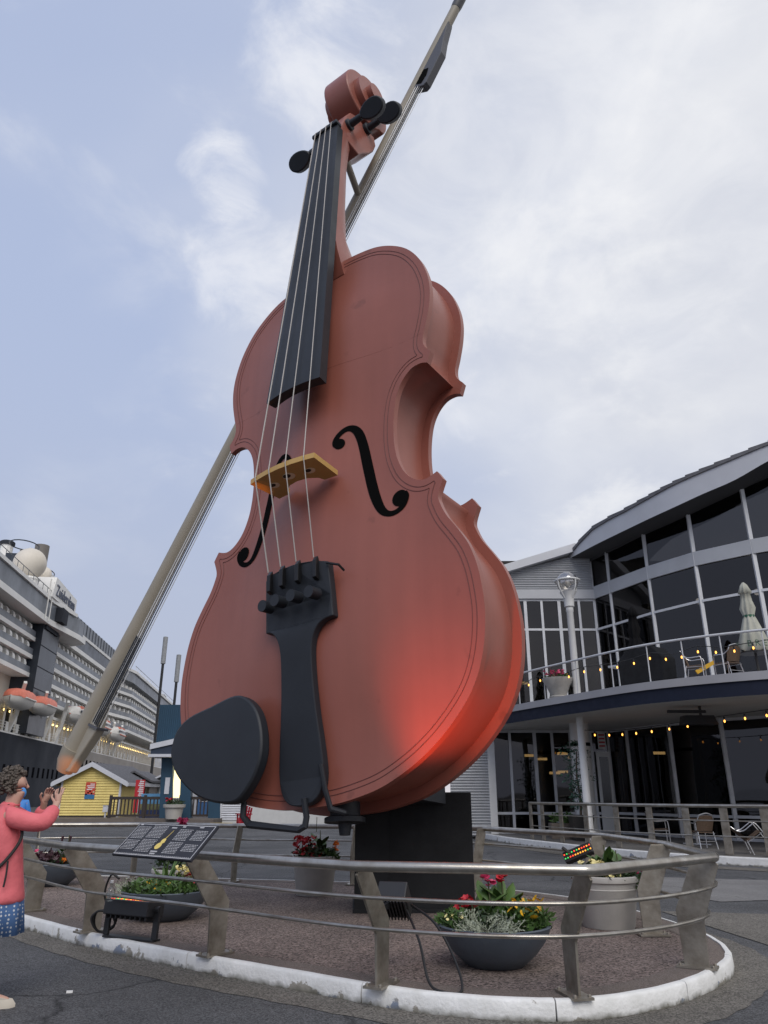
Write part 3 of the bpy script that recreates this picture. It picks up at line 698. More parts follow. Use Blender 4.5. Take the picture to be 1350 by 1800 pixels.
for (a0, a1, ys) in ((.04, .21, (.50, .88)), (.04, .21, (.16, .46)), (.24, .43, (.56, .92)), (.24, .43, (.12, .50)), (.60, .76, (.50, .84)), (.60, .76, (.12, .46)), (.80, .95, (.52, .82)), (.80, .95, (.22, .42))):
    y_ = ys[1]
    while y_ > ys[0]:
        x_ = a0
        while x_ < a1 - .005:
            w_ = rnd.uniform(.010, .032); strip(lt, x_, y_ - .018, min(a1, x_ + w_), y_); x_ += w_ + .006
        y_ -= .043
for a0, a1, b_ in ((.04, .075, .92), (.60, .64, .9), (.81, .86, .9), (.475, .54, .86), (.455, .54, .15), (.465, .53, .09)): strip(lt, a0, b_, a1, b_ + .035)
for k_ in range(40): strip(lt, .03 + k_ * .0235, .055, .03 + k_ * .0235 + .017, .068)
lt.build('lettering', mat('panel_print', (.42, .42, .43), .7), board, kind='stuff')
em = MB()
def disc(m_, a, b, ra, rb, h=.0137, n_=14): m_.add([PP(a + ra * math.cos(2 * math.pi * i / n_), b + rb * math.sin(2 * math.pi * i / n_), h) for i in range(n_)], [tuple(range(n_))])
disc(em, .495, .33, .036, .10); disc(em, .507, .48, .026, .075, .0139); em.quad(PP(.505, .52, .0141), PP(.514, .52, .0141), PP(.532, .8, .0141), PP(.527, .8, .0141)); em.quad(PP(.458, .30, .0143), PP(.464, .28, .0143), PP(.54, .44, .0143), PP(.535, .455, .0143))
em.build('fiddle_emblem', M_GOLD, board)
for a in (.25, .8):
    MB().bar(PP(a, .3, -.012), PP(a, .3, -.09), .05, .05).build('bracket', M_STEEL, panel)

# ------------------------------------------------------------------ stage floodlights
M_LAMPB = mat('floodlight_black', (0.014, 0.014, 0.016), 0.45, var=.2)
LEDS = [emis('led_red', (1, .06, .02), 1.6), emis('led_amber', (1, .35, .03), 1.7), emis('led_green', (.1, 1, .2), .7)]
def floodlight(label, c, facing, w=.55, h=.24, d=.16, pitch=.8, rows=2, legs=True):
    t = thing('floodlight', label, 'floodlight', c, math.atan2(facing[1], facing[0]) - math.pi / 2, 'stage floodlights round the fiddle')
    Rm = Matrix.Rotation(pitch, 4, 'X'); zc = .30 if legs else .0
    def T(m_): return m_.xf(Matrix.Translation((0, 0, zc)) @ Rm)
    hs = T(MB().box((-w / 2, -d / 2, -h / 2), (w / 2, d / 2, h / 2))).build('housing', M_LAMPB, t, bevel=.012)
    fn = MB()
    for i in range(9):
        x = -w / 2 + (i + .5) * w / 9; fn.box((x - .006, -d / 2 - .035, -h / 2 + .02), (x + .006, -d / 2, h / 2 - .02))
    T(fn).build('cooling_fins', M_LAMPB, hs)
    ln = [MB(), MB(), MB()]; nc = int(w / .034); rl = random.Random(int(abs(c[0]) * 100))
    for r_ in range(rows):
        for i in range(nc):
            k_ = rl.choice((0, 0, 1, 1, 2)); ln[k_].lathe([(.011, 0), (.008, .006)], 8, (0, 0, 0)); m_ = ln[k_]
            q_ = Matrix.Translation((-w / 2 + (i + .5) * w / nc, d / 2 + .001, (r_ - (rows - 1) / 2) * h * .36)) @ Matrix.Rotation(-math.pi / 2, 4, 'X')
            m_.v[-16:] = [tuple(q_ @ Vector(p)) for p in m_.v[-16:]]
    for k_ in range(3):
        if ln[k_].v: T(ln[k_]).build('led_array', LEDS[k_], hs)
    if legs:
        for sgn in (-1, 1):
            MB().bar((sgn * (w / 2 + .03), 0, zc + .03), (sgn * (w / 2 + .03), -.02, .02), .03, .07).build('bracket_arm', M_LAMPB, t)
            MB().tube([(sgn * (w / 2), 0, zc), (sgn * (w / 2 + .06), 0, zc)], .035, 10).build('knob', M_LAMPB, t)
        MB().box((-w / 2 - .045, -.06, 0), (w / 2 + .045, .06, .02)).build('bracket_foot', M_LAMPB, t, bevel=.005)
    return t
fl_a = floodlight('long black stage floodlight with coloured leds on the kerb under the information panel', (-2.75, 9.15, .136), (.45, .89), .64, .26, .15, 1.47)
fl_b = floodlight('black stage floodlight with finned back behind the middle slanted post', (.10, 7.62, .70), (.25, .97), .27, .30, .16, .85, 3, False)
MB().bar((-.06, -.52, -.06), (-.02, -.06, -.02), .03, .05).build('post_bracket', M_LAMPB, fl_b)
fl_c = floodlight('small black floodlight with lit coloured leds clipped to the rail beside grey pot', (2.62, 10.95, .86), (-.35, -.94), .40, .15, .09, .55, 2, False)
fl_c.rotation_euler.y = .38
MB().bar((.05, -.03, -.05), (.16, .06, .14), .03).build('rail_clamp', M_LAMPB, fl_c)
# the lamps themselves
def spot(name, at_, to_, col, e_, ang, blend=.8, size=.15):
    ld = bpy.data.lights.new(name, 'SPOT'); ld.energy = e_; ld.color = col; ld.spot_size = R(ang); ld.spot_blend = blend; ld.shadow_soft_size = size
    o = bpy.data.objects.new(name, ld); COL.objects.link(o); o.location = at_
    o.rotation_euler = (Vector(at_) - Vector(to_)).to_track_quat('Z', 'Y').to_euler(); return o
RED_AT = Vector((.13, 7.75, .80))
spot('red_floodlight_beam', RED_AT, FW(2.15, 0, .85), (1, .12, .025), 380, 50, 1.0)
spot('amber_floodlight_beam', (-2.66, 9.28, .62), FW(-.75, .7, 4.66), (1, .32, .04), 420, 7, .8, .05)
spot('amber_tip_beam', (-2.72, 9.26, .62), BW(-.004) + bow.location + Vector((-.1, 0, -.05)), (1, .28, .04), 1600, 6, .6, .05)
cb = thing('power_cable', 'black power cable looping on the ground beside the middle slanted post', 'cable', (.3, 7.0, .136))
MB().tube(catmull([V(-.12, .62, .54), V(-.08, .5, .46), V(.0, .1, .3), V(.06, -.1, .06), V(.16, -.2, .012), V(.32, -.16, .012), V(.28, .06, .2), V(.14, .3, .42), V(-.05, .6, .52)], 6), .011, 6).build('cord', M_CABLE, cb, smooth=True)
cb2 = thing('coiled_cable', 'coiled black cable hanging beside the long floodlight at the slanted post', 'cable', (-3.12, 9.3, .136))
mbc = MB(); mbc.tube(catmull([V(.02 * math.sin(i * 1.9) + .12 * math.cos(i * .9), .05 * math.cos(i), .15 + .11 * math.sin(i * .9)) for i in range(22)] + [V(.0, -.05, .4), V(.06, -.1, .62), V(.16, -.1, .58)], 4), .011, 6)
mbc.build('cord', M_CABLE, cb2, smooth=True)
bt = thing('glass_bottle', 'small clear glass bottle standing on the long black floodlight', 'bottle', (-2.98, 9.02, .52))
MB().lathe([(.035, 0), (.045, .01), (.045, .10), (.035, .125), (.017, .14), (.017, .175)], 14).build('bottle_glass', glass('bottle_glass', (.8, .84, .82), .08), bt, smooth=40)
MB().lathe([(.019, .175), (.019, .20), (.012, .203)], 12).build('cap', mat('cap_white', (.6, .6, .6), .5), bt)

tag(MB().obox((-2.71, 7.43, .012), (.025, .006, 0), (-.004, .012, 0), (0, 0, .008)).build('paper_scrap', mat('paper', (.75, .75, .74), .8)), 'small white paper scrap lying on the dark asphalt', 'litter')

# ------------------------------------------------------------------ planters
M_BOWL = mat('bowl_blue_grey', (0.075, 0.092, 0.115), 0.5, var=.15, vscale=3, bump=.1, bscale=60)
M_POT = mat('pot_pale_grey', (0.42, 0.40, 0.37), 0.65, var=.12, vscale=3, bump=.1, bscale=50)
M_SOIL = mat('soil', (0.025, 0.018, 0.013), 0.95, bump=.8, bscale=60)
def leafmat(name, c, v=.35): return mat(name, c, 0.5, var=v, vscale=6)
M_LG = leafmat('leaf_green', (0.055, 0.11, 0.025)); M_LC = leafmat('canna_leaf', (0.075, 0.14, 0.03)); M_LD = leafmat('leaf_dark', (0.03, 0.055, 0.02)); M_LP = leafmat('leaf_purple', (0.055, 0.02, 0.028)); M_SIL = leafmat('leaf_silver', (0.30, 0.33, 0.25), .2)
M_FRED = mat('petal_red', (0.42, 0.012, 0.022), .5, var=.3, vscale=20); M_FYEL = mat('petal_yellow', (0.75, 0.42, 0.02), .5, var=.15, vscale=20); M_FPALE = mat('petal_pale', (0.75, 0.66, 0.30), .6, var=.15, vscale=20); M_FPINK = mat('petal_pink', (0.55, 0.05, 0.14), .5, var=.2); M_FOR = mat('petal_orange', (0.80, 0.22, 0.02), .5); M_EYE = mat('flower_eye', (0.10, 0.04, 0.01), .7); M_STEM = mat('stem', (0.06, 0.07, 0.02), .6)
def leaf_mesh(name, m, l, w, curl, n_=5):
    vv = []; ff = []
    for i in range(n_ + 1):
        t = i / n_; ww = w * (math.sin(math.pi * min(1, t * .92 + .06)) ** .8) * (1 if t < 1 else .05); z = l * t * (1 - .25 * t * curl); x = curl * l * .55 * t * t
        vv += [(x + ww * .25, -ww / 2, z), (x, 0, z), (x + ww * .25, ww / 2, z)]
    for i in range(n_):
        b = i * 3; ff += [(b, b + 1, b + 4, b + 3), (b + 1, b + 2, b + 5, b + 4)]
    return MB().add(vv, ff).mesh(name, m, True)
def blossom_mesh(name, m, r_, petals=6, cup=.25):
    mb_ = MB()
    for k_ in range(petals):
        a = 2 * math.pi * k_ / petals; ca, sa = math.cos(a), math.sin(a); w = r_ * .52
        p = [(0, 0, 0), (ca * r_ * .6 - sa * w, sa * r_ * .6 + ca * w, cup * r_ * .7), (ca * r_, sa * r_, cup * r_), (ca * r_ * .6 + sa * w, sa * r_ * .6 - ca * w, cup * r_ * .7)]
        mb_.add(p, [(0, 1, 2, 3)])
    me = mb_.mesh(name, m); return me
LEAF = {'canna': leaf_mesh('canna_leaf', M_LC, .30, .12, .5), 'cannad': leaf_mesh('canna_leaf_dark', M_LG, .28, .11, .6), 'small': leaf_mesh('small_leaf', M_LG, .09, .05, .6, 3), 'purple': leaf_mesh('purple_leaf', M_LP, .12, .08, .7, 3), 'spike': leaf_mesh('spike_leaf', M_LC, .42, .025, .35)}
BLO = {'yellow': blossom_mesh('yellow_blossom', M_FYEL, .035, 7, .2), 'red': blossom_mesh('red_blossom', M_FRED, .035, 6, .6), 'pale': blossom_mesh('pale_blossom', M_FPALE, .026, 6, .4), 'pink': blossom_mesh('pink_blossom', M_FPINK, .03, 6, .5), 'orange': blossom_mesh('orange_blossom', M_FOR, .035, 5, .8)}
def put(name, me, parent, loc, rz, tilt, sc=1.0, roll=0.0):
    o = link(name, me, parent); o.location = loc; o.rotation_euler = (roll, tilt, rz); o.scale = (sc, sc, sc); return o
def foliage(parent, name, m, c, r_, h, n_, size, rnd_, stuff=True, flat=.5):
    mb_ = MB()
    for i in range(n_):
        a = rnd_.uniform(0, 6.283); rr = r_ * math.sqrt(rnd_.random()); z = h * rnd_.random() * (1 - .5 * (rr / r_) ** 2)
        p = Vector(c) + Vector((rr * math.cos(a), rr * math.sin(a), z)); s_ = size * rnd_.uniform(.6, 1.3)
        d = Vector((rnd_.gauss(0, 1), rnd_.gauss(0, 1), rnd_.uniform(.1, 1.2))).normalized(); u = d.orthogonal().normalized(); u.rotate(Matrix.Rotation(rnd_.uniform(0, 6.28), 3, d))
        mb_.add([p, p + d * s_ * .5 + u * s_ * flat * .5, p + d * s_, p + d * s_ * .5 - u * s_ * flat * .5], [(0, 1, 2, 3)])
    return mb_.build(name, m, parent, kind='stuff')
def strands(parent, name, m, c, r_, n_, l, rnd_):
    mb_ = MB()
    for i in range(n_):
        a = rnd_.uniform(0, 6.283); rr = r_ * math.sqrt(rnd_.random()); p = Vector(c) + Vector((rr * math.cos(a), rr * math.sin(a), 0))
        d = Vector((math.cos(a) * .9 + rnd_.gauss(0, .5), math.sin(a) * .9 + rnd_.gauss(0, .5), rnd_.uniform(.4, 1.4))).normalized(); q = p
        for k_ in range(4):
            q2 = q + d * l / 4; d = (d + Vector((rnd_.gauss(0, .3), rnd_.gauss(0, .3), rnd_.gauss(-.05, .2)))).normalized()
            mb_.tube([q, q2], .003, 3, caps=False)
            for _ in range(3):
                w = Vector((rnd_.gauss(0, 1), rnd_.gauss(0, 1), rnd_.gauss(.3, 1))).normalized() * .02; mb_.add([q2, q2 + w + d * .012, q2 + d * .02], [(0, 1, 2)])
            q = q2
    return mb_.build(name, m, parent, kind='stuff')
def canna(parent, c, h, rnd_, flower=None, nl=7, dark=False):
    c = Vector(c)
    MB().tube([c, c + Vector((.01, .01, h * .6)), c + Vector((.0, .02, h))], [.012, .009, .006], 6).build('canna_stem', M_STEM, parent)
    for i in range(nl):
        z = h * (.05 + .5 * i / nl); put('leaf', LEAF['cannad' if dark or i % 3 == 2 else 'canna'], parent, c + Vector((0, 0, z)), rnd_.uniform(0, 6.28), rnd_.uniform(.25, .75), rnd_.uniform(.8, 1.15))
    if flower:
        for i in range(7): put('blossom', BLO[flower], parent, c + Vector((rnd_.gauss(0, .03), rnd_.gauss(0, .03), h - .02 + rnd_.uniform(-.08, .05))), rnd_.uniform(0, 6), rnd_.uniform(-.9, .9), rnd_.uniform(1.0, 1.6))
def cluster(parent, key, c, r_, n_, rnd_, sc=1.0, h=.1):
    for i in range(n_):
        a = rnd_.uniform(0, 6.28); rr = r_ * math.sqrt(rnd_.random())
        put('blossom', BLO[key], parent, Vector(c) + Vector((rr * math.cos(a), rr * math.sin(a), h * rnd_.random())), rnd_.uniform(0, 6), rnd_.uniform(-.9, .9), sc * rnd_.uniform(.75, 1.25), rnd_.uniform(-.7, .9))
def bowl(label, c, r_, h):
    t = thing('flower_planter', label, 'planter', c, 0, 'flower planters on the island')
    MB().lathe([(r_ * .45, 0), (r_ * .5, .005), (r_ * .72, h * .3), (r_ * .88, h * .6), (r_ * .97, h * .86), (r_, h * .97), (r_ * .985, h), (r_ * .93, h * .985), (r_ * .9, h * .85), (r_ * .86, h * .8)], 40).build('bowl', M_BOWL, t, smooth=40)
    MB().lathe([(.001, h * .9), (r_ * .5, h * .9), (r_ * .91, h * .86)], 30).build('soil', M_SOIL, t); return t
def pot(label, c, r_, h, m=None):
    t = thing('flower_planter', label, 'planter', c, 0, 'flower planters on the island')
    MB().lathe([(r_ * .74, 0), (r_ * .76, .01), (r_ * .9, h * .72), (r_ * .92, h * .74), (r_ * .90, h * .76), (r_ * .93, h * .86), (r_ * .99, h * .885), (r_, h * .93), (r_ * .99, h * .985), (r_ * .95, h), (r_ * .90, h * .985), (r_ * .87, h * .86)], 40).build('pot', m or M_POT, t, smooth=35)
    MB().lathe([(.001, h * .92), (r_ * .9, h * .9)], 30).build('soil', M_SOIL, t); return t
Z0 = .133
rg = random.Random(11)
# front bowl: silver strands, yellow daisies, red begonias and a canna
t = bowl('blue grey bowl planter with yellow daisies and silver foliage at the front kerb', (1.03, 7.86, Z0), .53, .34)
foliage(t, 'foliage', M_LG, (.28, -.05, .3), .24, .22, 800, .07, rg); foliage(t, 'foliage', M_LD, (-.05, .2, .3), .36, .18, 800, .08, rg)
foliage(t, 'foliage', M_LG, (-.36, -.02, .3), .18, .16, 420, .055, rg)
strands(t, 'silver_foliage', M_SIL, (-.10, -.28, .3), .22, 110, .17, rg)
canna(t, (-.02, .12, .3), .40, rg, 'pink', 9); canna(t, (.12, .2, .3), .46, rg, 'red', 8)
cluster(t, 'red', (-.25, .1, .34), .10, 26, rg, 1.05, .2); cluster(t, 'yellow', (.30, -.12, .42), .20, 26, rg, 1.1, .14); cluster(t, 'pale', (-.38, -.14, .38), .12, 10, rg, .8, .06)
# right pale pot
t = pot('large pale grey pot with cream flowers near the right end of the rail', (2.68, 9.98, Z0), .40, .56)
foliage(t, 'foliage', M_LD, (0, 0, .5), .36, .18, 800, .085, rg); cluster(t, 'pale', (-.16, -.14, .58), .15, 60, rg, 1.1, .14); cluster(t, 'pale', (.02, -.26, .55), .1, 30, rg, 1.0, .06)
canna(t, (.05, .08, .52), .36, rg, None, 10, True); canna(t, (.2, .1, .52), .30, rg, None, 6, True); foliage(t, 'foliage', M_LG, (.32, -.1, .42), .14, .16, 240, .07, rg); cluster(t, 'pink', (.38, -.12, .5), .1, 4, rg, .8, .1)
# middle pot
t = pot('pale grey pot with red begonias and orange flower left of the black pedestal', (-1.1, 13.0, Z0), .37, .56)
foliage(t, 'foliage', M_LD, (0, 0, .5), .32, .2, 420, .09, rg); cluster(t, 'red', (-.16, -.08, .56), .17, 70, rg, 1.2, .26); cluster(t, 'red', (.02, -.2, .52), .1, 16, rg, 1, .08); foliage(t, 'foliage', M_LG, (.2, -.1, .5), .16, .16, 200, .08, rg)
canna(t, (.06, .1, .52), .40, rg, None, 9, True); cluster(t, 'orange', (.34, -.08, .6), .05, 10, rg, 1.1, .16)
MB().tube([(.0, .1, .9), (.0, .12, 1.12)], .006, 5).build('canna_stem', M_STEM, t)
# hidden pot behind the panel
t = pot('pale grey pot with a tall red canna behind the information panel', (-3.06, 12.0, Z0), .34, .46)
foliage(t, 'foliage', M_LD, (0, 0, .48), .32, .2, 300, .09, rg); cluster(t, 'red', (-.15, -.05, .66), .16, 40, rg, 1.2, .2); canna(t, (.05, 0, .45), .58, rg, 'pink', 8); cluster(t, 'pink', (.05, .02, 1.0), .07, 16, rg, 1.5, .12)
# bowl under the panel
t = bowl('dark bowl planter with pale flowers and spiky leaves behind the long floodlight', (-2.78, 10.55, Z0), .56, .34)
foliage(t, 'foliage', M_LG, (0, -.1, .3), .46, .18, 1300, .075, rg); strands(t, 'silver_foliage', M_SIL, (-.36, -.12, .3), .17, 90, .18, rg)
for i in range(26): put('leaf', LEAF['spike'], t, (-.02 + rg.uniform(-.05, .05), .02, .3), rg.uniform(0, 6.28), rg.uniform(.05, .6), rg.uniform(.7, 1.1))
cluster(t, 'yellow', (-.02, -.3, .36), .16, 22, rg, .62, .1); cluster(t, 'pale', (.2, .02, .48), .12, 40, rg, 1.1, .12); cluster(t, 'red', (.34, -.05, .42), .1, 22, rg, 1, .12)
# far left bowl
t = bowl('dark bowl planter with purple leaves and pink flowers at the left of the island', (-5.75, 14.25, Z0), .52, .36)
foliage(t, 'foliage', M_LP, (-.12, -.05, .32), .36, .2, 420, .1, rg); foliage(t, 'foliage', M_LD, (.15, 0, .32), .32, .12, 250, .09, rg)
canna(t, (.18, .0, .3), .5, rg, None, 8); cluster(t, 'pink', (-.36, -.1, .45), .1, 14, rg, 1.1, .12); cluster(t, 'orange', (.3, -.2, .36), .1, 10, rg, .8, .06)
for x in (.02, .16): MB().tube([(x, .1, .6), (x + .02, .1, .78)], [.01, .025], 6).build('seed_head', M_LP, t)
# ================================================================== quay-side huts on the left
def wood(name, c): return mat(name, c, .65, var=.1, vscale=2, bump=.08, bscale=20)
M_YSID = wood('yellow_siding', (0.70, 0.56, 0.19)); M_TRIM = mat('trim_pale_grey', (0.55, 0.56, 0.60), .55, var=.08); M_SHIN = mat('roof_shingle', (0.10, 0.10, 0.11), .9, var=.3, vscale=8)
M_DKW = wood('dark_brown_wood', (0.035, 0.026, 0.022)); M_DECK = wood('boardwalk_wood', (0.15, 0.125, 0.105))
bw = [V(-32, 45.5, 0), V(-14.2, 45.5, 0), V(-9.3, 43.5, 0), V(-9.3, 60, 0), V(-26, 60, 0), V(-32, 60, 0)]
struct(MB().prism(bw, (0, 0, .33)).build('boardwalk', M_DECK))
def siding(x0, x1, z0, zt, y, nb, th=.06, gable=None, flip=1):
    """lapped horizontal boards on one wall; gable(z) gives the wall's half width above the eave"""
    mb_ = MB(); h = (zt - z0) / nb
    for i in range(nb):
        za, zb = z0 + i * h, z0 + (i + 1) * h
        if gable: a0, a1 = gable(za); b0, b1 = gable(zb)
        else: a0 = b0 = x0; a1 = b1 = x1
        mb_.add([(a0, y - th * flip, za), (a1, y - th * flip, za), (b1, y - .006 * flip, zb), (b0, y - .006 * flip, zb), (a0, y, za), (a1, y, za)], [(0, 1, 2, 3), (4, 5, 1, 0)])
    return mb_
hut = thing('market_hut', 'small yellow clapboard hut with pale trim and gabled roof below the bow tip', 'hut', (-17.8, 48, .33), R(0))
W_, HE, HR, DP = 1.78, 2.05, 2.95, 7.0
MB().box((-W_, .02, 0), (W_, DP, HE)).build('wall', M_YSID, hut)
siding(-W_, W_, .1, HE, 0, 13).build('front_siding', M_YSID, hut, kind='stuff')
MB().prism([(-W_, .02, HE), (W_, .02, HE), (0, .02, HR - .05)], (0, DP, 0)).build('gable_wall', M_YSID, hut)
siding(0, 0, HE, HR - .06, 0, 6, gable=lambda z: (-W_ * (HR - z) / (HR - HE), W_ * (HR - z) / (HR - HE))).build('gable_siding', M_YSID, hut, kind='stuff')
for sg in (-1, 1):
    a, b = Vector((sg * 2.3, 0, HE - .22)), Vector((0, 0, HR + .03)); d = Vector((0, 0, .14)); nn_ = Vector((0, 1, 0))
    MB().prism([a + Vector((0, -.35, 0)), b + Vector((0, -.35, 0)), b + d + Vector((0, -.35, 0)), a + d + Vector((0, -.35, 0))], (0, DP + .7, 0)).build('roof_slope', M_SHIN, hut)
    MB().prism([a + Vector((0, -.39, -.12)), b + Vector((0, -.39, -.12)), b + d + Vector((0, -.39, .02)), a + d + Vector((0, -.39, .02))], (0, .05, 0)).build('barge_board', M_TRIM, hut)
    MB().box((sg * W_ - .06, -.06, 0), (sg * W_ + .06, .06, HE)).build('corner_board', M_TRIM, hut)
    MB().box((sg * 2.32 - .04, -.35, HE - .3), (sg * 2.32 + .04, DP + .3, HE - .1)).build('gutter', M_TRIM, hut)
MB().box((-W_ - .02, -.03, -.32), (W_ + .02, .0, .1)).build('base_skirt', M_DKW, hut)
ps = MB().box((-.32, -.075, 1.02), (.28, -.045, 1.98)).build('poster', mat('poster_red', (0.52, 0.07, 0.035), .5), hut)
ft = MB(); ft.quad((-.32, -.077, 1.02), (.28, -.077, 1.02), (.28, -.077, 1.26), (-.32, -.077, 1.3)); ft.build('poster_sea', mat('poster_blue', (0.03, 0.15, 0.32), .5), ps)
ft = MB()
for k_ in range(9):
    x = -.24 + (k_ % 5) * .11; z = 1.28 + (k_ * 37 % 5) * .045; ft.add([(x + .06 * math.cos(i * 1.05), -.079, z + .05 * math.sin(i * 1.05)) for i in range(6)], [tuple(range(6))])
ft.build('poster_picture', mat('poster_cream', (0.55, 0.48, 0.28), .5), ps, kind='stuff')
ft = MB()
for i, (x0, x1) in enumerate(((-.05, .22), (-.24, .22), (-.18, .22), (-.24, .1))): ft.quad((x0, -.079, 1.84 - i * .1), (x1, -.079, 1.84 - i * .1), (x1, -.079, 1.89 - i * .1), (x0, -.079, 1.89 - i * .1))
ft.build('poster_lettering', M_WHITE, ps)
el = thing('electrical_box', 'small grey electrical box on a short post before the yellow hut', 'electrical box', (-16.55, 47.4, .0))
MB().box((-.15, -.1, .62), (.15, .1, .98)).build('box', M_TRIM, el, bevel=.015); MB().tube([(0, 0, .0), (0, 0, .62)], .05, 8).build('post', M_TRIM, el); MB().box((-.17, -.13, .98), (.17, .12, 1.0)).build('lid', M_TRIM, el)
# stalls behind
def stall(label, x, y, w, d, h, cm, roofm, rise=.55):
    t = thing('market_stall', label, 'stall', (x, y, .33), 0, 'small stalls on the boardwalk')
    MB().box((-w / 2, 0, 0), (w / 2, d, h)).build('wall', cm, t)
    for sg in (-1, 1):
        MB().prism([(sg * (w / 2 + .3), -.5, h - .1), (0, -.5, h + rise), (0, -.5, h + rise + .12), (sg * (w / 2 + .3), -.5, h + .02)], (0, d + .8, 0)).build('roof_slope', roofm, t)
    MB().prism([(-w / 2, .01, h), (w / 2, .01, h), (0, .01, h + rise - .02)], (0, .1, 0)).build('gable', cm, t)
    MB().box((-w * .28, -.04, .0), (w * .02, .0, 1.9)).build('door', M_TRIM, t); wn = MB().box((w * .12, -.04, .8), (w * .4, .0, 1.7)).build('window', M_TRIM, t)
    MB().box((w * .14, -.05, .85), (w * .38, -.041, 1.65)).build('pane', mat('stall_pane', (.03, .035, .04), .15), wn)
    return t
stall('grey stall right behind the yellow hut', -16.6, 52.5, 2.0, 2.4, 2.1, wood('stall_grey', (.22, .20, .19)), M_SHIN)
stall('pale blue stall with white trim beyond the dark railing', -14.9, 54.5, 2.1, 2.4, 2.1, wood('stall_pale', (.40, .50, .54)), M_TRIM)
stall('deep blue stall with white trim beyond the dark railing', -13.0, 55, 1.9, 2.4, 2.1, wood('stall_blue', (.05, .14, .32)), M_TRIM)
fl_ = thing('feather_banner', 'tall red banner with white lettering beside the yellow hut', 'banner', (-14.7, 47.6, .33))
MB().tube([(0, 0, 0), (0, 0, 2.15)], .025, 6).build('pole', M_TRIM, fl_)
bn = MB().box((-.30, -.012, .25), (.26, .012, 2.1)).build('cloth', mat('banner_red', (0.50, 0.02, 0.03), .6), fl_)
ft = MB()
for i in range(9): ft.quad((-.05 - .04 * (i % 3), -.014, 1.98 - i * .11), (.20, -.014, 1.98 - i * .11), (.20, -.014, 2.04 - i * .11), (-.05 - .04 * (i % 3), -.014, 2.04 - i * .11))
ft.build('lettering', M_WHITE, bn)
po = thing('landscape_poster', 'landscape poster board with blue sky standing behind the dark railing', 'poster', (-13.75, 47.3, .33))
MB().box((-.75, 0, 0), (.75, .04, .42)).build('lower_band', mat('poster_navy', (.04, .06, .16), .5), po); MB().box((-.75, 0, .42), (.75, .04, .75)).build('land', mat('poster_land', (.16, .17, .08), .6, var=.4, vscale=4), po)
MB().box((-.75, 0, .75), (.75, .04, 1.32)).build('sky_band', mat('poster_sky', (.12, .32, .55), .5, var=.25, vscale=2), po)
fe = thing('boardwalk_railing', 'dark brown wooden railing with balusters right of the yellow hut', 'railing', (-13.4, 46.2, .33))
MB().box((-2.55, -.06, 1.0), (3.5, .06, 1.16)).build('handrail', M_DKW, fe); MB().box((-2.55, -.03, .08), (3.5, .03, .2)).build('bottom_rail', M_DKW, fe)
for i in range(29): x = -2.5 + i * .21; MB().box((x - .035, -.028, .2), (x + .035, .028, 1.0)).build('baluster', M_DKW, fe)
for x in (-2.5, -.5, 1.5, 3.45): MB().box((x - .07, -.07, 0), (x + .07, .07, 1.24)).build('post', M_DKW, fe)
tp_ = thing('flower_planter', 'round pale planter with red flowers by the blue tower', 'planter', (-11.75, 44.6, .33))
MB().lathe([(.42, 0), (.5, .55), (.6, .6), (.62, .75), (.55, .76), (.5, .7)], 24).build('pot', M_POT, tp_, smooth=40); foliage(tp_, 'foliage', M_LD, (0, 0, .68), .5, .35, 260, .16, rg); cluster(tp_, 'red', (-.3, -.1, .85), .2, 16, rg, 2.5, .2)
# blue entrance tower with canopy and legs
M_TEAL = mat('tower_teal', (0.013, 0.052, 0.095), .55, var=.12, vscale=.8); M_NAVY = mat('tower_navy', (0.018, 0.03, 0.055), .5, var=.12)
tw = thing('entrance_tower', 'dark teal ribbed entrance tower with grey canopy behind the chin rest', 'tower', (-10.7, 46, .33))
MB().box((-2.85, 0, 3.9), (1.5, 2.6, 6.35)).build('tower_box', M_TEAL, tw)
rb = MB()
for i in range(36): rb.box((-2.85 + i * .1208, -.035, 3.9), (-2.85 + i * .1208 + .055, 0, 6.35))
rb.build('ribbed_cladding', M_TEAL, tw, kind='stuff')
for x0, x1 in ((-2.2, -1.45), (-1.05, -.4), (.6, 1.3)):
    MB().prism([(x0, -.1, 0), (x1, -.1, 0), (x1 - .35, -.1, 3.9), (x0 - .25, -.1, 3.9)], (0, .5, 0)).build('tower_leg', M_TEAL, tw)
MB().prism([(-2.9, -1.0, 3.72), (0.6, -1.0, 4.5), (.6, -1.0, 4.78), (-2.9, -1.0, 4.02)], (0, 2.2, 0)).build('canopy_edge', M_TRIM, tw)
MB().prism([(-2.85, -.9, 3.45), (2.2, -.9, 3.45), (2.2, -.9, 4.3), (.6, -.9, 4.5), (-2.85, -.9, 3.75)], (0, 2.0, 0)).build('canopy', M_NAVY, tw)
MB().box((-2.95, -1.05, 3.30), (-.5, .9, 3.46)).build('canopy_soffit_edge', M_TRIM, tw)
MB().box((-2.05, -.14, 1.3), (-1.78, -.1, 2.2)).build('notice', M_TRIM, tw)
MB().box((-1.62, .05, 1.1), (-1.22, .35, 3.05)).build('lit_sign', emis('lit_sign', (1, .82, .42), 1.6), tw)
MB().box((-1.6, .04, .5), (-1.2, .36, 1.08)).build('sign_base', M_TRIM, tw)
MB().tube([(0 + .75 * math.cos(a * .25), -.05, 4.55 + .75 * math.sin(a * .25)) for a in range(1, 13)], .07, 6).build('porthole_rim', M_TRIM, tw)
MB().add([(.68 * math.cos(a * .25), -.045, 4.55 + .68 * math.sin(a * .25)) for a in range(26)], [tuple(range(25))]).build('porthole', M_FH, tw)
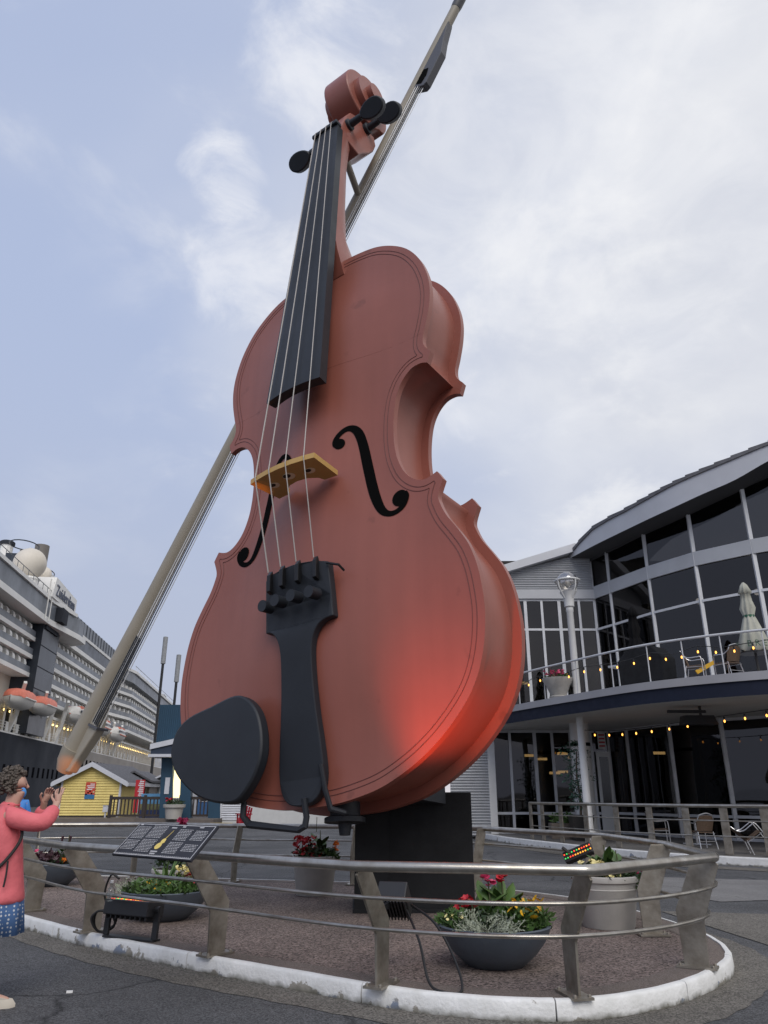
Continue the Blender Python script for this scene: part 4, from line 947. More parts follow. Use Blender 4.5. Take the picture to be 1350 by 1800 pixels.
for i, (x, y, zt) in enumerate(((-17.8, 60, 13.6), (-16.58, 60, 12.15))):
    t = thing('light_column', ('taller thin black light column with grey cylinder head above the tower', 'shorter thin black light column with grey cylinder head above the tower')[i], 'light column', (x, y, 0), 0, 'light columns beyond the tower')
    MB().tube([(0, 0, 0), (0, 0, zt - 2.2)], .11, 10).build('pole', M_LAMPB, t); MB().lathe([(.10, zt - 2.2), (.19, zt - 2.15), (.19, zt), (.1, zt + .03)], 14).build('lamp_head', mat('column_head', (.26, .27, .28), .5, var=.25, vscale=6), t, smooth=40)
# white louvred cabin and red garden chair, seen under the body
cbn = thing('louvred_cabin', 'low white cabin with louvred shutters seen under the fiddle body', 'cabin', (-6.9, 46, 0))
MB().box((-2.6, 0, 0), (4.5, 3, 2.4)).build('wall', mat('cabin_white', (.55, .55, .54), .6, var=.06), cbn)
lv = MB()
for i in range(16): lv.add([(-2.45, -.05, .25 + i * .12), (-.9, -.05, .25 + i * .12), (-.9, 0, .34 + i * .12), (-2.45, 0, .34 + i * .12)], [(0, 1, 2, 3)])
lv.build('louvres', M_TRIM, cbn, kind='stuff')
for x in (-2.5, -.85): MB().box((x - .05, -.07, .2), (x + .05, 0, 2.2)).build('shutter_frame', M_TRIM, cbn)
MB().box((-2.7, -.25, 2.4), (4.6, 3.2, 2.55)).build('roof', M_TRIM, cbn)
M_REDP = mat('chair_red', (0.42, 0.012, 0.03), .5)
ad = thing('garden_chair', 'red wooden slatted garden chair on the pavement under the fiddle', 'chair', (-7.35, 42, 0), R(115))
for y in (-.26, .26):
    MB().prism([(-.45, y - .03, 0), (-.38, y - .03, 0), (.35, y - .03, .38), (.35, y - .03, .46), (.25, y - .03, .46)], (0, .06, 0)).build('side_rail', M_REDP, ad)
    MB().box((.28, y - .035, 0), (.38, y + .035, .62)).build('front_leg', M_REDP, ad); MB().box((-.28, y * 1.15 - .07, .62), (.46, y * 1.15 + .07, .66)).build('armrest', M_REDP, ad)
    MB().box((-.22, y - .035, .2), (-.14, y + .035, .62)).build('rear_leg', M_REDP, ad)
for i in range(5): x = .32 - i * .11; MB().obox((x, 0, .43 - i * .05), (.045, 0, .018), (0, .28, 0), (-.004, 0, .012)).build('seat_slat', M_REDP, ad)
for i in range(5): y = -.22 + i * .11; MB().bar((-.15, y, .22), (-.5, y * 1.15, 1.05 - abs(i - 2) * .05), .09, .022, (1, 0, 0)).build('back_slat', M_REDP, ad)
for i in range(2): MB().box((-.22 - i * .14, -.3, .45 + i * .3), (-.19 - i * .14, .3, .52 + i * .3)).build('back_brace', M_REDP, ad)
struct(MB().box((-9.3, 42.6, 0), (-8.1, 43.0, .18)).build('yellow_kerb', mat('kerb_yellow', (.62, .42, .05), .7, var=.15)))
# ================================================================== cruise ship alongside the quay
ship = thing('cruise_ship', 'dark hulled cruise ship with rows of white balcony decks along the quay', 'ship', SP(150, 0, 0))
SL = ship.location.copy()
def SQ(a, o, z): return SP(a, o, z) - SL
def sbox(mb_, a0, a1, o0, o1, z0, z1):
    c = SQ((a0 + a1) / 2, (o0 + o1) / 2, (z0 + z1) / 2)
    return mb_.obox(c, E_SHIP * (a1 - a0) / 2, M_SHIP * (o1 - o0) / 2, (0, 0, (z1 - z0) / 2))
M_HULL = mat('hull_navy', (0.036, 0.040, 0.050), 0.75, var=.2, vscale=.15, spec=.12)
M_HBAND = mat('hull_band_beige', (0.30, 0.27, 0.24), 0.6, var=.1, vscale=.2)
M_SWH = mat('ship_white', (0.78, 0.77, 0.74), 0.5, var=.06, vscale=.3)
M_SCR = mat('ship_cream', (0.62, 0.57, 0.49), 0.6, var=.08, vscale=.4)
M_SGL = mat('ship_glass_screen', (0.165, 0.18, 0.205), 0.35, var=.25, vscale=.3, spec=.25)
M_SGD = mat('ship_window_band', (0.085, 0.095, 0.115), 0.35, var=.3, vscale=.4, spec=.2)
M_SDK = mat('ship_dark_shaft', (0.035, 0.042, 0.055), 0.3, var=.2, vscale=.3, spec=.3)
M_PORT = mat('porthole_black', (.008, .008, .01), .9, spec=0.0)
M_PROM = emis('promenade_lamp', (1.0, .70, .26), 2.2)
sbox(MB(), 40, 252, -31, 0, -3.5, 9.1).build('hull', M_HULL, ship)
sbox(MB(), 140, 251, 0, .06, 5.6, 9.15).build('hull_side_band', M_HBAND, ship)  # beige band laid over the upper hull side towards the stern
for i in range(12):
    a = 104.5 + i * 2.55
    sbox(MB(), a, a + .8, -.1, .05, 3.9, 5.3).build('porthole', M_PORT, ship)
for i in range(14):
    a = 148 + i * 3.0; sbox(MB(), a, a + 1.2, 0, .10, 6.3, 7.6).build('porthole', M_PORT, ship)
sbox(MB(), 98.5, 99.5, 0, .08, 4.0, 7.6).build('shell_door', M_SGD, ship)
# superstructure core behind the balconies
core = MB(); sbox(core, 50, 250, -30, -2.3, 9.1, 27.5); core.build('cabin_wall', M_SCR, ship)
# promenade recess: deck, posts, lamps, rails
sbox(MB(), 50, 250, -2.3, .05, 9.1, 9.3).build('promenade_deck', M_SWH, ship)
sbox(MB(), 50, 250, -2.5, .1, 12.6, 13.0).build('promenade_ceiling', M_SWH, ship)
rr = random.Random(5)
for i in range(64):
    a = 100 + i * 2.35
    sbox(MB(), a, a + .22, -.25, -.05, 9.3, 12.6).build('promenade_post', M_SWH, ship)
    b = SQ(a + 1.1, -1.4, 12.25)
    MB().ball(b, .18, 8, 6).build('promenade_lamp', M_PROM, ship)
for z in (9.75, 10.1, 10.45): MB().tube([SQ(60, .02, z), SQ(250, .02, z)], .045, 5).build('promenade_rail', M_SWH, ship)
for i in range(26):
    a = 101 + i * 4.1 + rr.uniform(-.6, .6); sbox(MB(), a, a + 1.0, -.02, .06, 9.35, 10.5).build('life_raft_board', M_SWH, ship)
# balcony decks
def so(a):                                               # the stern block stands further out
    if a < 163: return 0.0
    if a < 176: return 2.2 * (a - 163) / 13
    return 2.2
DECKS = [14.4, 17.0, 19.5, 22.0]
A_ST = [60, 111.0]
def deck_run(z, a0, a1, stern=False):
    st = [a0] + [x for x in (163, 176) if a0 < x < a1] + [a1]
    mb_ = MB()
    for x0, x1 in zip(st, st[1:]):
        p = [SQ(x0, so(x0) + .15, z), SQ(x1, so(x1) + .15, z), SQ(x1, -2.3, z), SQ(x0, -2.3, z)]
        mb_.prism(p, (0, 0, .55))
    mb_.build('deck_slab', M_SWH, ship)
    mg = MB()
    for x0, x1 in zip(st, st[1:]):
        p = [SQ(x0, so(x0) + .08, z + .55), SQ(x1, so(x1) + .08, z + .55), SQ(x1, so(x1) + .02, z + .55), SQ(x0, so(x0) + .02, z + .55)]
        mg.prism(p, (0, 0, .85))
    mg.build('balustrade_glass', M_SGL, ship)
part_me = {}
def partition(a, z, w=2.0):
    key = 'p'
    if key not in part_me:
        pr_ = [(0, 0), (2.1, 0), (2.12, 1.2), (2.0, 1.6), (1.7, 1.85), (0, 1.93)]
        part_me[key] = MB().prism([M_SHIP * x + Vector((0, 0, y)) for x, y in pr_], E_SHIP * .9).mesh('balcony_partition', M_SWH)
    o = link('balcony_partition', part_me[key], ship); o.location = SQ(a, -2.2 + so(a), z + .55); return o
far = MB()
for z in DECKS:
    if z > 14.5:
        deck_run(z, 55, 111.0)
        for i in range(7): partition(94 + i * 2.45, z)
    deck_run(z, 119.5, 246)
    n_ = 0; a = 121.0
    while a < 244:
        if a < 170: partition(a, z)
        else: far.prism([SQ(a, -2.2, z + .75), SQ(a, so(a) - .1, z + .75), SQ(a, so(a) - .1, z + 2.1), SQ(a, -2.2, z + 2.4)], E_SHIP * .8)
        a += 2.6
far.build('balcony_partition', M_SWH, ship, kind='stuff')
# dark glazed lift shaft
sh = sbox(MB(), 111.0, 119.2, -3, 1.0, 9.5, 24.6).build('lift_shaft', M_SDK, ship)
for z in (12.5, 15.5, 18.5, 21.5): sbox(MB(), 110.95, 119.25, .98, 1.04, z, z + .12).build('shaft_joint', M_HULL, sh)
sbox(MB(), 111.5, 117.8, -3, 1.25, 24.0, 24.65).build('shaft_cap', M_HULL, sh)
# lido decks: glass bands between white slabs
mb_ = MB(); mb_.prism([SQ(50, 1.6, 24.6), SQ(112, 1.6, 24.6), SQ(123, 3.0, 24.6), SQ(127, 3.0, 24.6), SQ(129, .2, 24.6), SQ(129, -6, 24.6), SQ(50, -6, 24.6)], (0, 0, .8)); mb_.build('lido_slab', M_SWH, ship)
mb_ = MB(); mb_.prism([SQ(50, 1.4, 25.4), SQ(112, 1.4, 25.4), SQ(123, 2.7, 25.4), SQ(126, 2.7, 25.4), SQ(128, .1, 25.4), SQ(128, -5, 25.4), SQ(50, -5, 25.4)], (0, 0, 2.4)); mb_.build('lido_glass', M_SGL, ship)
mb_ = MB(); mb_.prism([SQ(50, 1.7, 27.8), SQ(112, 1.7, 27.8), SQ(121, 2.8, 27.8), SQ(122, -6, 27.8), SQ(50, -6, 27.8)], (0, 0, .5)); mb_.build('lido_coaming', M_SWH, ship)
sbox(MB(), 113.5, 116.5, 1.6, 2.6, 25.5, 27.6).build('dark_doorway', M_HULL, ship)
sbox(MB(), 127, 250, -2.6, .3, 24.5, 25.2).build('deck_slab', M_SWH, ship)
sbox(MB(), 127, 176, -2.4, .1, 25.2, 27.4).build('window_band', M_SGD, ship)
sbox(MB(), 127, 176, -2.6, .25, 27.4, 27.9).build('deck_slab', M_SWH, ship)
sbox(MB(), 124, 172, -2.4, -.2, 27.9, 30.4).build('wind_screen', M_SGL, ship)
for k_ in range(20): sbox(MB(), 125 + k_ * 2.4, 125.15 + k_ * 2.4, -.22, -.08, 27.9, 30.4).build('screen_post', M_SGD, ship)
mb_ = MB(); mb_.prism([SQ(163, .2, 25.2), SQ(176, 2.2, 25.2), SQ(246, 2.2, 25.2), SQ(246, -6, 25.2), SQ(163, -6, 25.2)], (0, 0, 2.1)); mb_.build('window_band', M_SGL, ship)
mb_ = MB(); mb_.prism([SQ(168, 1.0, 27.3), SQ(177, 2.6, 27.3), SQ(247, 2.6, 27.3), SQ(247, -6, 27.3), SQ(168, -6, 27.3)], (0, 0, .6)); mb_.build('deck_slab', M_SWH, ship)
sbox(MB(), 178, 190, -4, 2.0, 27.9, 28.2).build('stern_deck', M_SWH, ship)
sbox(MB(), 166, 176, -4, -.5, 27.9, 30.2).build('deck_house', M_SGL, ship)
MB().tube([SQ(176, 2.4, 28.9), SQ(246, 2.4, 28.9)], .06, 5).build('stern_rail', M_SGD, ship)
for k_ in range(24): MB().tube([SQ(177 + k_ * 3, 2.4, 27.9), SQ(177 + k_ * 3, 2.4, 28.9)], .05, 4).build('rail_post', M_SWH, ship)
sbox(MB(), 236, 241, -4, .5, 27.9, 30.0).build('stern_house', M_SGD, ship)
MB().tube([SQ(60, 1.6, 29.2), SQ(113, 1.6, 29.2)], .05, 5).build('lido_rail', M_SGD, ship)
for k_ in range(12): MB().tube([SQ(86 + k_ * 2.2, 1.6, 28.3), SQ(86 + k_ * 2.2, 1.6, 29.2)], .04, 4).build('rail_post', M_SGD, ship)
# white funnel block, radomes, mast lattice and pipes
sbox(MB(), 104, 126, -12, -2.2, 28.2, 31.0).build('funnel_base', M_SWH, ship)
fn_ = MB(); fn_.prism([SQ(112, -2.3, 31), SQ(127.5, -2.3, 31), SQ(127, -2.6, 35.2), SQ(119, -3.2, 35.6), SQ(114, -2.5, 33.0)], M_SHIP * -7); funnel = fn_.build('funnel', M_SWH, ship)
sb_ = MB(); sb_.prism([SQ(109.5, 1.9, 28.3), SQ(122.5, 1.9, 28.3), SQ(122.5, 1.9, 30.9), SQ(110.5, 1.9, 31.4)], M_SHIP * -5); signb = sb_.build('name_board', M_SWH, ship)
TM = Matrix.Translation(SQ(116.2, 1.97, 29.6)) @ Matrix((E_SHIP, Vector((0, 0, 1)), M_SHIP)).transposed().to_4x4()
text_mb('Zuiderdam', 2.35, TM, .05).build('ship_name', mat('name_blue', (0.07, 0.085, 0.13), .5), signb)
MB().ball(SQ(105.6, -.6, 31.9), 2.2, 28, 18).build('radome', M_SCR, ship, smooth=True)
MB().lathe([(1.5, 0), (1.5, .9), (1.7, 1.0), (1.7, 1.2)], 20, SQ(105.6, -.6, 28.6)).build('radome_base', M_SWH, ship)
MB().ball(SQ(116, -1.6, 33.3), .95, 20, 12, (1, 1, 1.15)).build('radome', M_SCR, ship, smooth=True)
MB().lathe([(.6, 0), (.6, .7), (.8, .8)], 14, SQ(116, -1.6, 31.6)).build('radome_base', M_SWH, ship)
lat = thing
for i in range(5):
    for j in range(4): MB().tube([SQ(110.5 + j * 2.2, -2.6, 31 + i * 1.0), SQ(112.7 + j * 2.2, -2.6, 31 + i * 1.0)], .09, 5).build('mast_rail', M_SWH, ship)
for j in range(5): MB().tube([SQ(110.5 + j * 2.2, -2.6, 30.5), SQ(110.5 + j * 2.2, -2.6, 36.3 - abs(j - 1.5) * .35)], .1, 5).build('mast_upright', M_SWH, ship)
sbox(MB(), 111, 119, -6, -3.2, 31, 35.0).build('mast_core', M_SDK, ship)
M_PIPE = mat('funnel_pipe', (0.16, 0.145, 0.13), .6)
for a, z, r_ in ((121.5, 39.6, 1.1), (113.5, 36.2, .5), (121.0, 36.3, .5), (122.6, 36.2, .5), (124.2, 36.0, .5), (125.8, 35.7, .5)):
    MB().lathe([(r_, 0), (r_, 4.0), (r_ * .8, 4.0), (r_ * .8, 3.6)], 14, SQ(a, -4.5, z - 4)).build('exhaust_pipe', M_PIPE, ship, smooth=40)
MB().lathe([(1.1, 0), (1.1, .5), (.8, .7)], 14, SQ(113.5, -7, 36.9)).build('exhaust_pipe', M_HULL, ship); MB().lathe([(.9, 0), (.9, 8)], 12, SQ(113.5, -7, 28.9)).build('mast_column', M_SWH, ship)
MB().tube([SQ(112 + 2.6 * math.cos(i * .35), -4 + 2.0 * math.sin(i * .35), 36.6) for i in range(18)], .09, 5, closed=True).build('mast_ring', M_SDK, ship)
MB().tube([SQ(123 + 3.4 * math.cos(i * .35), -4.6 + 2.0 * math.sin(i * .35), 35.6) for i in range(18)], .09, 5, closed=True).build('mast_ring', M_SDK, ship)
for k_ in range(6): MB().tube([SQ(108.5 + .0 * k_, .8, 25.6 + k_ * .5), SQ(110.2, .8, 25.6 + k_ * .5)], .06, 4).build('ladder_rung', M_SWH, ship)
for a in (108.5, 110.2): MB().tube([SQ(a, 1.75, 24.8), SQ(a, 1.75, 30.6)], .09, 5).build('ladder_stile', M_SWH, ship)
# davits
def davit(a):
    d = MB().bar(SQ(a, -.2, 9.3), SQ(a, .5, 11.6), .55, .6); d.bar(SQ(a, .5, 11.4), SQ(a - 1.2, 1.3, 14.2), .5, .6); d.bar(SQ(a - 1.2, 1.2, 14.0), SQ(a - 2.6, 1.9, 15.4), .4, .45)
    d.build('davit', M_SWH, ship)
for a in (107.0, 117.0, 122.5, 129, 137, 148, 156, 166, 174): davit(a)

# ------------------------------------------------------------------ lifeboats
M_ORA = mat('lifeboat_orange', (0.70, 0.20, 0.13), .55, var=.12); M_BWH = mat('lifeboat_white', (0.66, 0.64, 0.60), .5, var=.08)
def lifeboat(label, a, z, l, cover):
    t = thing('lifeboat', label, 'lifeboat', SP(a, 1.9, z), math.atan2(E_SHIP.y, E_SHIP.x), 'lifeboats hanging on the ship')
    st = 12; vv = []; K_ = 7
    for i in range(st + 1):
        x = -1 + 2 * i / st; w = 1.45 * (1 - abs(x) ** 3.2) ** .6 + .05; zk = -1.25 + .55 * abs(x) ** 3
        for j in range(K_):
            an = math.pi * j / (K_ - 1); vv.append((x * l / 2, -w * math.cos(an), zk * math.sin(an) + .15 * abs(x) ** 2))
    ff = [(i * K_ + j, i * K_ + j + 1, (i + 1) * K_ + j + 1, (i + 1) * K_ + j) for i in range(st) for j in range(K_ - 1)]
    MB().add(vv, ff).build('boat_hull', M_BWH, t, smooth=True)
    vv = []
    for i in range(st + 1):
        x = -1 + 2 * i / st; w = 1.5 * (1 - abs(x) ** 3.2) ** .6 + .05; hz = (1.05 if cover else 1.5) * (1 - abs(x) ** 4) ** .6 + .15
        for j in range(K_):
            an = math.pi * j / (K_ - 1); sx_ = math.copysign(abs(math.cos(an)) ** .6, math.cos(an)); vv.append((x * l / 2, -w * sx_, hz * math.sin(an) ** .7 + .15 * x * x + (.08 * math.sin(i * 2.4) if cover else 0)))
    MB().add(vv, ff).build('canopy', M_ORA if cover else M_BWH, t, smooth=True)
    MB().tube([(-l / 2, 0, .15), (-l / 4, -1.5, .05), (0, -1.55, 0), (l / 4, -1.5, .05), (l / 2, 0, .15)], .1, 6).build('rubbing_strake', M_BWH if cover else M_ORA, t)
    if not cover:
        for k_ in range(7): MB().box((-l * .36 + k_ * l * .11, -1.53, .42), (-l * .36 + k_ * l * .11 + l * .06, -1.30, .82)).build('boat_window', M_SGD, t)
        for x0, x1 in ((-.30, -.12), (.0, .20)): MB().box((x0 * l, -1.25, 1.0), (x1 * l, .9, 1.52)).build('roof_stripe', M_ORA, t)
lifeboat('lifeboat with orange cover at the very left edge beside the ship', 103.2, 13.0, 7.4, True)
lifeboat('lifeboat with orange cover hanging in front of the dark lift shaft', 113.2, 13.2, 8.6, True)
lifeboat('white lifeboat with orange roof stripes just left of the bow', 133.5, 13.6, 11.0, False)
lifeboat('white lifeboat with orange roof stripes partly behind the bow hair', 151.0, 13.2, 10.0, False)
lifeboat('white lifeboat with orange roof stripes nearest the stern', 166.0, 13.0, 11.0, False)
# ================================================================== restaurant building on the right
M_BGL = glass('tinted_window', (0.17, 0.17, 0.175), 0.055, .02)
M_MULL = mat('mullion_grey', (0.56, 0.57, 0.59), .45, .1, var=.08)
M_BAND = mat('spandrel_grey', (0.42, 0.43, 0.45), .5, .1, var=.08, vscale=.8)
M_FASC = mat('roof_fascia_grey', (0.50, 0.51, 0.54), .5, .1, var=.08, vscale=.5)
M_ROOF = mat('roof_edge_dark', (0.12, 0.12, 0.13), .7, var=.2)
M_SOFF = mat('soffit_dark', (0.05, 0.05, 0.052), .8)
M_SOFW = mat('soffit_white', (0.52, 0.51, 0.49), .8, var=.08, vscale=.6)
M_NAVB = mat('balcony_navy', (0.008, 0.012, 0.028), .6, var=.15, spec=.3)
M_SLABG = mat('balcony_cap_grey', (0.34, 0.34, 0.36), .6, var=.1, vscale=.5)
M_CORR = mat('corrugated_grey', (0.40, 0.41, 0.43), .5, .2, var=.06)
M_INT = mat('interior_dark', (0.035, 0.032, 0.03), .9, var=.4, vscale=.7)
M_WHT = mat('column_white', (0.66, 0.66, 0.65), .5, var=.05)
bld = thing('restaurant_building', 'two storey glazed restaurant with curved roof and navy balcony edge', 'building', (9.05, 31.1, 0))
BL_ = bld.location.copy()
def bw_(p): return Vector(p) - BL_
FAC = [V(4.0, 31.1, 0), V(6.05, 31.1, 0), V(7.5, 31.1, 0), V(9.05, 31.11, 0), V(9.5, 30.08, 0), V(10.39, 27.96, 0), V(11.49, 26.13, 0), V(12.92, 24.66, 0), V(14.7, 23.4, 0), V(17.0, 22.4, 0)]
TOPZ = [9.45, 9.45, 9.45, 11.2, 11.25, 11.35, 11.5, 11.95, 12.5, 13.0]
def at_z(i, z, o=0.0):
    a = FAC[max(i - 1, 0)]; b = FAC[min(i + 1, len(FAC) - 1)]; d = (b - a).normalized(); n_ = Vector((d.y, -d.x, 0)) * -1
    if n_.dot(Vector((-.6, -.8, 0))) < 0: n_ = -n_
    p = FAC[i]; return Vector((p.x + n_.x * o, p.y + n_.y * o, z)) - BL_
RP = random.Random(21)
def pane(i, z0, z1, zr0=None, zr1=None, m=None, name='window_pane'):
    zr0 = z0 if zr0 is None else zr0; zr1 = z1 if zr1 is None else zr1
    a, b, c, d = at_z(i, z0), at_z(i + 1, zr0), at_z(i + 1, zr1), at_z(i, z1)
    bk = (b - a).cross(Vector((0, 0, 1))).normalized() * .012; j_ = RP.uniform(-1.6, 1.6); k2 = RP.uniform(-1.6, 1.6); a = a + bk * j_; c = c - bk * j_; b = b + bk * k2; d = d - bk * k2
    MB().add([a - bk, b - bk, c - bk, d - bk, a + bk, b + bk, c + bk, d + bk], [(0, 1, 2, 3), (7, 6, 5, 4), (0, 4, 5, 1), (1, 5, 6, 2), (2, 6, 7, 3), (3, 7, 4, 0)]).build(name, m or M_BGL, bld)
def rail_(i, z, h=.09, w=.10, m=None, name='transom', zr=None):
    a, b = at_z(i, z, .02), at_z(i + 1, z if zr is None else zr, .02); MB().bar(a, b, w, h).build(name, m or M_MULL, bld)
for i in range(len(FAC) - 1):
    wing = i < 3
    # lower storey
    pane(i, .95, 4.0); rail_(i, .92); rail_(i, .24); pane(i, .26, .9); rail_(i, 4.0, .14)
    # upper storey
    pane(i, 4.68, 8.1); rail_(i, 8.13); rail_(i, 4.66, .12); pane(i, 8.16, 9.42)
    if wing: rail_(i, 9.42, .12)
    else:
        a, b = at_z(i, 9.45, .06), at_z(i + 1, 9.45, .06)
        bk = (b - a).cross(Vector((0, 0, 1))).normalized() * .04
        MB().prism([a - bk, b - bk, b - bk + Vector((0, 0, .52)), a - bk + Vector((0, 0, .52))], bk * 2).build('spandrel', M_BAND, bld)
        pane(i, 9.99, TOPZ[i], None, TOPZ[i + 1]); rail_(i, TOPZ[i], .12, .12, M_SOFF, 'head_rail', TOPZ[i + 1])
    sb_ = MB(); a, b = at_z(i, 4.05, .05), at_z(i + 1, 4.05, .05); sb_.prism([a, b, b + Vector((0, 0, .55)), a + Vector((0, 0, .55))], (at_z(i, 0, -.1) - at_z(i, 0, 0)) * 1).build('floor_beam', M_WHT, bld)
for i in range(len(FAC)):
    for z0, z1 in ((.2, 4.05), (4.62, TOPZ[i])):
        MB().bar(at_z(i, z0, .03), at_z(i, z1, .03), .09, .13, (1, 0, 0)).build('mullion', M_MULL, bld)
for x in (6.75, 8.35): MB().bar(bw_((x, 31.05, 4.62)), bw_((x, 31.05, 9.42)), .07, .1).build('mullion', M_MULL, bld)
for x in (5.05, 6.75, 8.3): MB().bar(bw_((x, 31.05, .2)), bw_((x, 31.05, 4.0)), .08, .1).build('mullion', M_MULL, bld)
MB().box(bw_((4.12, 30.9, .15)), bw_((4.4, 31.3, 4.4))).build('corner_pier', M_WHT, bld)
# wing: corrugated wall at the far left and corrugated gable above the glass
def corr(name, x0, x1, z0, zt0, zt1, y=31.0):
    mb_ = MB(); h = .105; z = z0
    while z < max(zt0, zt1):
        def lim(zz):                                            # the sloping top edge
            if zt1 == zt0: return x0, x1
            k_ = (zz - zt0) / (zt1 - zt0); return (x0 if zz <= zt0 else x0 + (x1 - x0) * k_), x1
        a0, a1 = lim(z); b0, b1 = lim(min(z + h, max(zt0, zt1)))
        zm = z + h * .5; c0, c1 = lim(min(zm, max(zt0, zt1)))
        mb_.add([(a0, y, z), (a1, y, z), (c1, y - .05, zm), (c0, y - .05, zm), (b1, y, z + h), (b0, y, z + h)], [(0, 1, 2, 3), (3, 2, 4, 5)]); z += h
    mb_.v = [tuple(bw_(p)) for p in mb_.v]; return mb_.build(name, M_CORR, bld, kind='stuff')
corr('corrugated_siding', 2.6, 4.12, .1, 9.4, 9.4, 30.98); corr('corrugated_gable', 4.6, 9.0, 9.85, 10.4, 11.55, 31.0)
MB().box(bw_((2.6, 30.93, 9.45)), bw_((9.05, 31.2, 9.85))).build('wing_band', M_BAND, bld)
MB().box(bw_((2.6, 31.2, .1)), bw_((9.2, 31.5, 9.5))).build('wing_back_wall', M_INT, bld) if False else None
MB().prism([bw_((4.0, 30.6, 10.15)), bw_((8.35, 30.6, 11.5)), bw_((8.35, 30.6, 11.85)), bw_((4.0, 30.6, 10.5))], (0, 3.0, 0)).build('wing_roof', M_FASC, bld)
# curved main roof: fascia, soffit and stepped dark edge
EAV = [V(8.15, 30.9, 11.25), V(8.75, 29.2, 11.28), V(9.55, 27.35, 11.33), V(10.15, 26.2, 11.4), V(10.75, 25.3, 11.5), V(11.45, 24.55, 11.68), V(12.3, 23.8, 11.9), V(13.3, 23.05, 12.35), V(14.6, 22.3, 12.8), V(17, 21.4, 13.3)]
EAT = [11.5, 12.08, 12.18, 12.3, 12.45, 12.6, 12.78, 13.02, 13.3, 13.7]
ed = catmull([bw_(p) for p in EAV], 4); et = [c.z for c in catmull([V(0, 0, z) for z in EAT], 4)]
vv = []; inn = []
for k_, p in enumerate(ed): vv += [tuple(p), (p.x, p.y, et[k_] - .13)]
MB().add(vv, [(i * 2, i * 2 + 2, i * 2 + 3, i * 2 + 1) for i in range(len(ed) - 1)]).build('roof_fascia', M_FASC, bld, smooth=True)
en = normals2(ed, False)
if en[10].dot(Vector((-.6, -.8))) < 0: en = [-q for q in en]
vv = []
for k_, p in enumerate(ed): vv += [tuple(p), (p.x - en[k_].x * 1.5, p.y - en[k_].y * 1.5, p.z - .02)]
MB().add(vv, [(i * 2, i * 2 + 2, i * 2 + 3, i * 2 + 1) for i in range(len(ed) - 1)]).build('soffit', M_SOFF, bld)
for k_ in range(0, len(ed) - 2, 2):
    a, b = ed[k_], ed[k_ + 2]; na = en[k_]
    za, zb = et[k_] - .13, et[k_ + 2] - .13
    p = [Vector((a.x + na.x * .06, a.y + na.y * .06, za)), Vector((b.x + na.x * .06, b.y + na.y * .06, zb)), Vector((b.x + na.x * .06, b.y + na.y * .06, zb + .11)), Vector((a.x + na.x * .06, a.y + na.y * .06, za + .16))]
    MB().prism(p, Vector((-na.x, -na.y, 0)) * 4).build('roof_panel', M_ROOF, bld)
MB().prism([ed[0] + Vector((0, 0, 0)), ed[0] + Vector((.9, .6, .0)), ed[0] + Vector((.9, .6, .25)), ed[0] + Vector((0, 0, .25))], (0, .3, 0)).build('roof_end', M_FASC, bld)
# interior shell, floors and a few warm lamps
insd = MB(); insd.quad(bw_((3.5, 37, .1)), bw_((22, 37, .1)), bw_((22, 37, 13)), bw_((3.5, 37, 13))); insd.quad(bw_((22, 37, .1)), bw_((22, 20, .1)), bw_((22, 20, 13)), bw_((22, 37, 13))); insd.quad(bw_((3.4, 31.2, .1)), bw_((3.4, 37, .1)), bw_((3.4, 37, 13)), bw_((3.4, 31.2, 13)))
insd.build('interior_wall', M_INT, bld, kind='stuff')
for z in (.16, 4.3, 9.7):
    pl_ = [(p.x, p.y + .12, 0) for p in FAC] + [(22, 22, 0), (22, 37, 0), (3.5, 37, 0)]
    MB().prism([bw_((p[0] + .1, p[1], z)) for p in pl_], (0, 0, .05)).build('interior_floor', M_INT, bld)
M_WARM = emis('warm_lamp', (1, .62, .22), 6.0); M_COOL = emis('cool_lamp', (1, .92, .8), 5.0)
for x, y, z in ((6.2, 33, 3.1), (6.9, 34, 3.0), (7.7, 33.5, 3.2), (8.4, 34.5, 3.1), (7.2, 33, 2.4), (8.0, 35, 2.5), (6.3, 33.5, 6.2), (11.0, 31, 3.1)):
    MB().box(bw_((x - .22, y, z)), bw_((x + .22, y + .1, z + .10))).build('ceiling_lamp', M_WARM, bld)
for x, y, z in ((12.2, 28.0, 8.6), (14.0, 27.0, 8.7), (16, 28, 8.7)): MB().ball(bw_((x, y, z)), .12, 8, 6).build('ceiling_lamp', M_COOL, bld)
rin = random.Random(9); M_CLOTH = mat('table_linen', (.62, .61, .60), .9, var=.1); M_INW = mat('interior_wood', (.16, .10, .06), .7, var=.3)
for i in range(12):
    x = 10.5 + (i % 6) * 1.7 + rin.uniform(-.3, .3); y = (29.5 if i < 6 else 33) - (i % 6) * .8
    MB().box(bw_((x - .5, y - .5, .22)), bw_((x + .5, y + .5, .95))).build('dining_table', M_CLOTH if i % 2 else M_INW, bld, bevel=.03)
for x, y, h in ((9.8, 32.5, 3.6), (12.5, 30.5, 3.7), (15, 29, 3.7), (6.6, 34, 3.6)): MB().box(bw_((x, y, .2)), bw_((x + .35, y + .35, h))).build('interior_pillar', M_CLOTH, bld)
for x, y in ((11.5, 30.5), (14.2, 28.5), (10.3, 33)): MB().box(bw_((x, y, 4.66)), bw_((x + 1.6, y + .5, 6.4))).build('interior_partition', M_INW, bld)
